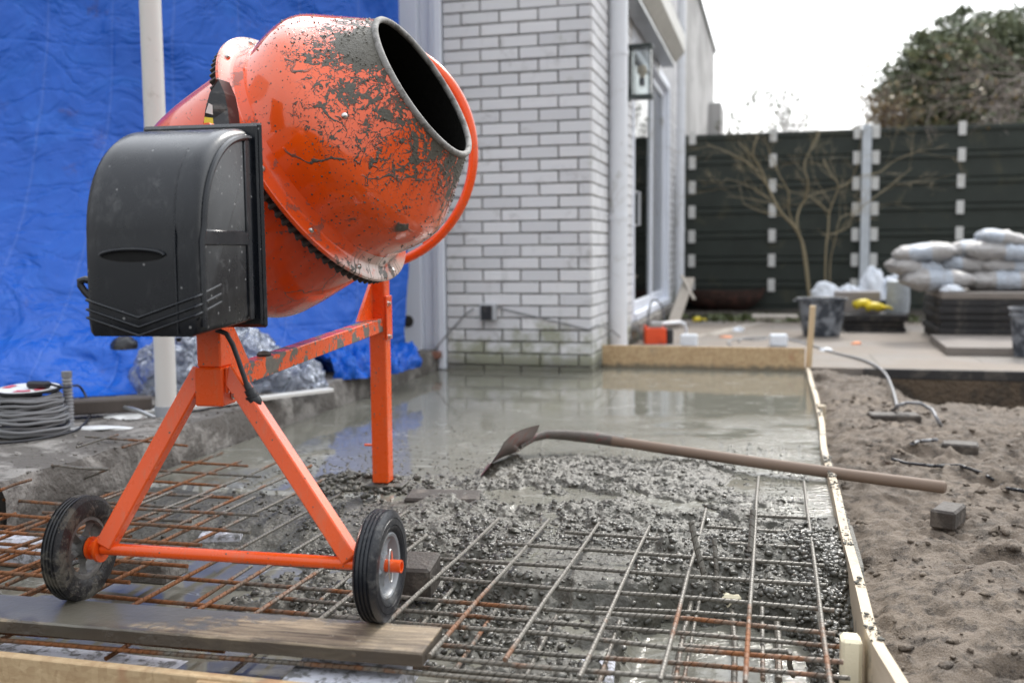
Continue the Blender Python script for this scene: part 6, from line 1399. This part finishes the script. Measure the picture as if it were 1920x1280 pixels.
# flat slab near the fire bowl
q = MB(); c_ = T(1458, 603); q.box((0,0,0), (0.42, 0.3, 0.05), Matrix.Translation(c_+Vector((0,0.1,0.03))) @ Matrix.Rotation(-AH, 4, 'Z'), 0.005); tag(q.build('concrete_tile', simple('pale_tile', (0.45, 0.40, 0.35), 0.85), smooth=False), 'pale flat tile lying left of the mortar tub', 'tile')
# fire bowl
fbw = T(1366, 589); fo_ = thing('fire_bowl', fbw, 'wide rusty dark fire bowl on the ground in front of the fence', 'fire bowl')
Mf = Matrix.Translation(fbw+Vector((0, 0.25, 0))); sc_ = fbw.y/FPX; rB = 76*sc_; hB = 0.245
q = MB(); pr = [(rB*math.sin(R(a)), hB*(1-math.cos(R(a)))) for a in range(0, 91, 10)]; pr = [(max(r_, 0.0001), z_) for r_, z_ in pr]; pr2 = [(r_*0.985 if r_ > 0.01 else 0.0001, z_+0.008) for r_, z_ in pr[::-1]]
q.lathe(pr+[(rB*1.03, hB), (rB*1.03, hB+0.01)]+pr2, 48, Mf); q.build('bowl', m['rust'], fo_)
for k in range(3):
    t = R(90+120*k); q = MB(); q.beam(fbw+Vector((0.16*math.cos(t), 0.25+0.16*math.sin(t), 0.0)), fbw+Vector((0.14*math.cos(t), 0.25+0.14*math.sin(t), 0.04)), 0.02, 0.02); q.build('leg', m['rust'], fo_, smooth=False)
# leaning planks at the wall
plank('plank', P(1262, 605, 8.6), P(1292, 520, 9.2), 0.10, 0.02, 'greyw', 'weathered plank leaning on the side wall by the fire bowl')
plank('lath', P(1278, 515, 9.2), P(1302, 560, 8.9), 0.03, 0.012, 'greyw', 'thin lath slanting down to the rim of the fire bowl', 'lath')
plank('plank', T(1330, 627), T(1430, 603), 0.10, 0.02, 'greyw', 'grey plank lying flat on the terrace pointing at the fire bowl')
plank('plank', T(1300, 632), T(1400, 606), 0.05, 0.03, 'greyw', 'narrow grey batten beside the flat plank on the terrace')
# orange machine
oc = T(1230, 645)+Vector((0, 0.06, 0)); om = thing('small_pump', oc, 'small orange machine with a white bent handle behind the strand board', 'machine')
def obx(c, s, mt, nm, ch=0.006, rz=0): q = MB(); q.box((0,0,0), s, Matrix.Translation(c) @ Matrix.Rotation(rz, 4, 'Z'), ch); return q.build(nm, m[mt], om, smooth=False)
ks = oc.y/FPX
zo = P(1230, 632, oc.y).z
obx(Vector((oc.x, oc.y, zo)), (40*ks, 0.10, 36*ks), 'redor', 'case'); obx(Vector((oc.x+27*ks, oc.y, zo+0.005)), (13*ks, 0.07, 28*ks), 'black', 'motor'); obx(Vector((oc.x+2*ks, oc.y, zo+24*ks)), (22*ks, 0.06, 11*ks), 'alu', 'valve')
obx(Vector((oc.x-18*ks, oc.y, zo+20*ks)), (5*ks, 0.05, 6*ks), 'redor', 'cap')
q = MB(); q.tube([P(1236, 607, oc.y), P(1275, 604, oc.y+0.05), P(1283, 607, oc.y+0.08), P(1286, 616, oc.y+0.1), P(1286, 640, oc.y+0.1)], 0.013, 10); q.build('handle', m['pvc'], om)
q = MB(); q.tube([oc+Vector((0.045, -0.051, zo-oc.z-0.005)), oc+Vector((0.045, -0.060, zo-oc.z-0.005))], 0.022, 16); q.build('dial', m['redor'], om)
curve_obj('cable', [P(1215, 612, oc.y), P(1216, 585, oc.y+0.1), P(1225, 562, oc.y+0.2), P(1240, 572, oc.y+0.2), P(1246, 600, oc.y+0.1), P(1250, 640, oc.y)], 0.007, 'rubber', 'black cable looping up above the small orange machine')
curve_obj('cable', [P(1205, 640, oc.y), P(1198, 622, oc.y), P(1190, 612, oc.y), P(1182, 622, oc.y), P(1184, 640, oc.y)], 0.007, 'greycable', 'grey cable coil between the white downpipe and the orange machine')
for i, (px, lab) in enumerate(((1294, 'white foam block on the terrace right of the orange machine'), (1463, 'white foam block near the right end of the strand board'))):
    c_ = T(px, 650)+Vector((0, 0.05, 0.042)); q = MB(); q.box((0,0,0), (0.118, 0.07, 0.084), Matrix.Translation(c_) @ Matrix.Rotation(R(-14+6*i), 4, 'Z'), 0.008); tag(q.build('foam_block', m['bag'], smooth=False), lab, 'foam block')
chunk(T(1550, 657), (0.045, 0.03, 0.018), 'bag', 'small white and yellow scrap beside the cable on the terrace', 'scrap', seed=12)
chunk(T(1606, 645), (0.035, 0.025, 0.02), 'orpink', 'orange pink scrap lying on the terrace', 'scrap', seed=13)
chunk(T(1385, 620), (0.05, 0.05, 0.035), 'bag', 'white scrap lying on the grey plank', 'scrap', seed=14)
chunk(T(1360, 632), (0.05, 0.03, 0.015), 'orpink', 'small brownish scrap beside the grey batten', 'scrap', seed=15)
curve_obj('cable', [T(1370, 648), T(1366, 641), T(1385, 636), T(1420, 639), T(1450, 634), T(1490, 640), T(1515, 646)], 0.008, 'greycable', 'grey cable lying in waves on the terrace behind the strand board')
for i in range(0): pass
# moss strip and earth under the fence
q = MB(); ubox(q, -0.98, uC, VF-1.15, VF-0.05, 0.0, 0.035); 
tag(heightfield('garden_bed', np.linspace(-0.98, 6.5, 150), np.linspace(VF-1.3, VF+0.0, 50), lambda U, V: 0.02+0.06*fbm(U*4, V*4, 4)*sst(VF-1.3, VF-1.0, V), m['earth']), kind='structure')
rg = np.random.RandomState(12); V_ = []; F_ = []
def leafcloud(pts, size, name, mat, parent=None, seed=1, el=1.7, at=None):
    r2 = np.random.RandomState(seed); n = len(pts); pts = np.asarray(pts)
    a = r2.randn(n, 3); a /= np.linalg.norm(a, axis=1)[:, None]; b = r2.randn(n, 3); b -= a*(a*b).sum(1)[:, None]; b /= np.linalg.norm(b, axis=1)[:, None]
    s = (size*(0.6+0.8*r2.rand(n)))[:, None]; c = np.cross(a, b)*0.25
    V = np.stack([pts-a*s*el/2, pts+b*s/2+c*s*0.3, pts+a*s*el/2, pts-b*s/2+c*s*0.3], 1).reshape(-1, 3)
    F = np.arange(n*4).reshape(-1, 4); return np_mesh(name, V, F, mat, False, parent, at)
n = 1600; U = -0.9+rg.rand(n)*2.6; V = VF-1.6+rg.rand(n)*0.8; k = fbm(U*3, V*3, 3) > 0.5; U = U[k]; V = V[k]
tag(leafcloud(np.stack([UH.x*U+VH.x*V, UH.y*U+VH.y*V, 0.035+0.02*rg.rand(len(U))], 1), 0.03, 'moss', m['grass']), 'moss and low weeds in front of the fire bowl', kind='stuff')

# ================================================================ woody plants
RMIN = [0.0016]
def branch(q, p, d, L, r_, depth, rnd, up=0.15, spread=0.6, n=6, curl=0.25, ratio=0.62, kids=(2, 4), tips=None, droop=0.0):
    pts = [p.copy()]; rs = [r_]; steps = 7; dd = d.normalized(); bend = Vector((rnd.gauss(0, curl), rnd.gauss(0, curl), rnd.gauss(0, curl)*0.5+up-droop))
    for k in range(steps):
        dd = (dd+bend*(1/steps)+Vector((rnd.gauss(0, .07), rnd.gauss(0, .07), rnd.gauss(0, .05)))).normalized(); pts.append(pts[-1]+dd*L/steps); rs.append(r_*(1-0.55*(k+1)/steps))
    q.tube(pts, rs, n, cap=False)
    if depth <= 0:
        if tips is not None: tips += [tuple(x_) for x_ in pts[3:]]
        return
    for c_ in range(rnd.randint(*kids)):
        k = rnd.randint(2, steps); base_ = pts[k]; ax_ = (pts[k]-pts[k-1]).normalized(); o1, o2 = ortho(ax_); t = rnd.uniform(0, 6.28)
        nd = (ax_+(o1*math.cos(t)+o2*math.sin(t))*spread*rnd.uniform(0.6, 1.4)).normalized()
        branch(q, base_, nd, L*ratio*rnd.uniform(0.7, 1.2), max(rs[k]*0.62, RMIN[0]), depth-1, rnd, up, spread, max(3, n-1), curl, ratio, kids, tips, droop)
# bare shrub in front of the fence, its main stems following the photo
Ysh = 9.3
sb_ = P(1522, 560, Ysh); shr = thing('bare_shrub', Vector((sb_.x, sb_.y, 0.02)), 'leafless many stemmed shrub in front of the dark fence', 'shrub')
stems = [([(1523, 535), (1510, 480), (1492, 430), (1462, 395), (1440, 350), (1428, 320), (1412, 290), (1418, 262)], 0.034),
         ([(1498, 438), (1480, 400), (1478, 360), (1462, 330), (1450, 300), (1440, 280)], 0.020),
         ([(1524, 520), (1506, 470), (1494, 420), (1500, 390), (1512, 370), (1515, 340), (1508, 310), (1520, 280), (1535, 250)], 0.024),
         ([(1548, 535), (1548, 480), (1553, 430), (1556, 395), (1572, 350), (1560, 330), (1545, 300)], 0.024),
         ([(1556, 400), (1535, 380), (1510, 366), (1480, 360)], 0.014), ([(1556, 440), (1580, 432), (1598, 420)], 0.013), ([(1572, 352), (1590, 342), (1600, 330), (1610, 305)], 0.014),
         ([(1436, 345), (1410, 312), (1370, 288), (1325, 270)], 0.018), ([(1462, 396), (1430, 365), (1395, 345), (1360, 335)], 0.013), ([(1440, 380), (1400, 372), (1360, 368)], 0.010),
         ([(1600, 400), (1640, 370), (1672, 345), (1710, 315)], 0.012), ([(1610, 330), (1650, 322), (1680, 300), (1730, 280)], 0.012), ([(1512, 370), (1540, 360), (1575, 350)], 0.010), ([(1560, 545), (1556, 500), (1566, 450), (1575, 410), (1600, 400)], 0.016)]
stems = [(a_, b_*0.44) for a_, b_ in stems]
rnd = random.Random(8)
for i, (pp_, r_) in enumerate(stems):
    pts_ = [P(x_, y_, Ysh+0.1*math.sin(i*2.3)+0.05*math.sin(j*1.7+i)) for j, (x_, y_) in enumerate(pp_)]
    if i in (0, 2, 3, 13): pts_[0] = Vector((pts_[0].x, pts_[0].y, 0.0))
    q = MB(); N = len(pts_); out = []
    for k in range(N-1):
        p0 = pts_[max(k-1, 0)]; p1 = pts_[k]; p2 = pts_[k+1]; p3 = pts_[min(k+2, N-1)]
        for s in range(4): t = s/4; out.append(0.5*((2*p1)+(-p0+p2)*t+(2*p0-5*p1+4*p2-p3)*t*t+(-p0+3*p1-3*p2+p3)*t**3))
    out.append(pts_[-1]); M2 = len(out); q.tube(out, [r_*(1-0.6*k/M2) for k in range(M2)], 8)
    q.build('stem', m['bark'], shr, ang=180)
    tw_ = MB()
    for k in range(int(M2*0.4), M2, 3):
        d_ = (out[min(k+1, M2-1)]-out[k-1]).normalized(); o1, o2 = ortho(d_); t = rnd.uniform(0, 6.28)
        branch(tw_, out[k], d_+(o1*math.cos(t)+o2*math.sin(t))*0.9, rnd.uniform(0.15, 0.4), r_*0.32, 2, rnd, 0.1, 0.7, 4, 0.3)
    if tw_.v: tw_.build('twigs', m['bark'], shr, ang=180)
# shrubs and trees behind the fence
RMIN[0] = 0.0034
def bush(px, py, Y, L, depth, kids, seed, lab, mt='twig', name='bare_bush', leaves=0, spread=0.7, r_=0.02, nst=5, up=0.25, lmat='leaf2', lsz=0.03):
    b0_ = P(px, 470, Y); b0_.z = P(px, py, Y).z; rt_ = Vector((b0_.x, b0_.y, 0)); o = thing(name, rt_, lab, 'bush'); rnd = random.Random(seed)
    q = MB(); tips = []
    q.tube([rt_, Vector((b0_.x, b0_.y, b0_.z))], [r_*1.5, r_], 6)
    q.build('trunk', m[mt], o); q = MB()
    for k in range(nst): branch(q, b0_, Vector((rnd.uniform(-.7, .7), rnd.uniform(-.5, .5), 1)), L*rnd.uniform(0.7, 1.1), r_*0.6, depth, rnd, up, spread, 4, 0.3, 0.6, kids, tips)
    q.build('branches', m[mt], o, ang=180)
    if leaves and tips:
        rr = np.random.RandomState(seed); idx = rr.randint(0, len(tips), leaves); pts_ = np.array(tips)[idx]+rr.randn(leaves, 3)*0.03
        leafcloud(pts_, lsz, 'foliage', m[lmat], o, seed, at=o.location)
    return o
bush(1632, 300, 13.0, 0.62, 3, (3, 5), 2, 'thin leafless bush with brown tips above the fence right of the white post', leaves=700, nst=11, lsz=0.03, r_=0.013)
bush(1475, 290, 12.5, 0.50, 3, (2, 4), 3, 'sparse twiggy bush rising above the fence behind the bare shrub', leaves=160, nst=9, lmat='leaf', r_=0.011)
bush(1405, 285, 12.5, 0.45, 2, (2, 3), 4, 'thin twiggy bush above the fence near the house', leaves=120, nst=6, lmat='leaf', r_=0.011)
bush(1350, 290, 12.5, 0.40, 1, (2, 3), 5, 'single spindly twig above the left end of the fence', nst=3, leaves=20, lmat='leaf')
# evergreen
def evergreen(px, py, Y, lobes, nleaf, lab, seed, tsz=0.055):
    c = P(px, py, Y); rt_ = Vector((c.x, c.y, 0)); o = thing('evergreen_tree', rt_, lab, 'tree'); rnd = random.Random(seed); rr = np.random.RandomState(seed)
    q = MB(); branch(q, rt_, Vector((0.05, 0, 1)), c.z*0.92, 0.12, 2, rnd, 0.1, 0.6, 8, 0.05, 0.26, (5, 7)); q.build('trunk', m['twig'], o, ang=180)
    P_ = []
    tot = sum(l[2]**2 for l in lobes)
    for (lx, ly, lr) in lobes:
        cc = P(lx, ly, Y+rnd.uniform(-0.5, 0.5)); R_ = lr*Y/FPX; n = int(nleaf*lr**2/tot)
        # clumps on the lobe surface
        nc = max(8, int(n/70))
        for _ in range(nc):
            d = rr.randn(3); d /= np.linalg.norm(d); cl = np.array(cc)+d*R_*(0.45+0.6*rr.rand()); P_.append(cl+rr.randn(n//nc, 3)*R_*0.15*np.array([1.2, 1.2, 0.8]))
    leafcloud(np.concatenate(P_), tsz, 'crown', m['leaf'], o, seed, at=o.location)
    return o
evergreen(1800, 170, 14.5, [(1738, 160, 76), (1705, 185, 60), (1712, 235, 62), (1790, 120, 80), (1790, 62, 42), (1745, 105, 50), (1780, 230, 65), (1840, 70, 50), (1900, 50, 50), (1860, 110, 70), (1905, 100, 70), (1830, 200, 80), (1900, 190, 85), (1850, 250, 60), (1930, 260, 60), (1760, 105, 40), (1960, 120, 90), (1990, 200, 90)], 48000, 'large evergreen tree rising behind the right end of the fence', 5, 0.044)
# overhanging bare bush in front of it
def overhang():
    o = thing('bare_bush', P(2050, 300, 11.6)*1.0, 'tangle of reddish bare twigs drooping over the fence at top right', 'bush'); o.location.z = 0; OFF[o.as_pointer()] = Vector(o.location)
    rnd = random.Random(4); tips = []; root = P(2060, 230, 12.0)
    q = MB(); q.tube([Vector((root.x, root.y, 0)), root], [0.09, 0.07], 10); q.build('trunk', m['twig'], o)
    q = MB()
    for k in range(13):
        tgt = P(rnd.uniform(1730, 1990), rnd.uniform(130, 300), rnd.uniform(11.0, 12.8)); st = root+Vector((rnd.uniform(-.4, .3), rnd.uniform(-.5, .5), rnd.uniform(-0.2, 0.9))); L = (tgt-st).length
        branch(q, st, (tgt-st)+Vector((0, 0, 0.5)), L*rnd.uniform(0.8, 1.05), rnd.uniform(0.007, 0.014), 3, rnd, 0.0, 0.45, 4, 0.20, 0.50, (3, 4), tips, 0.34)
    q.build('branches', m['twig2'], o, ang=180)
    rr = np.random.RandomState(3); idx = rr.randint(0, len(tips), 350); leafcloud(np.array(tips)[idx]+rr.randn(350, 3)*0.05, 0.03, 'dry_leaves', m['leaf2'], o, 3, at=o.location)
overhang()
# neighbour's chimney-like box at the end of the house wall
q = MB(); nb = P(1334, 232, 15.5); ubox(q, -0.98, -0.80, 15.6, 16.6, 1.9, 2.9, 0.004); 
tag(q.build('eaves_box', m['render'], smooth=False), 'small pale boxed projection low on the far end of the house wall', 'box')
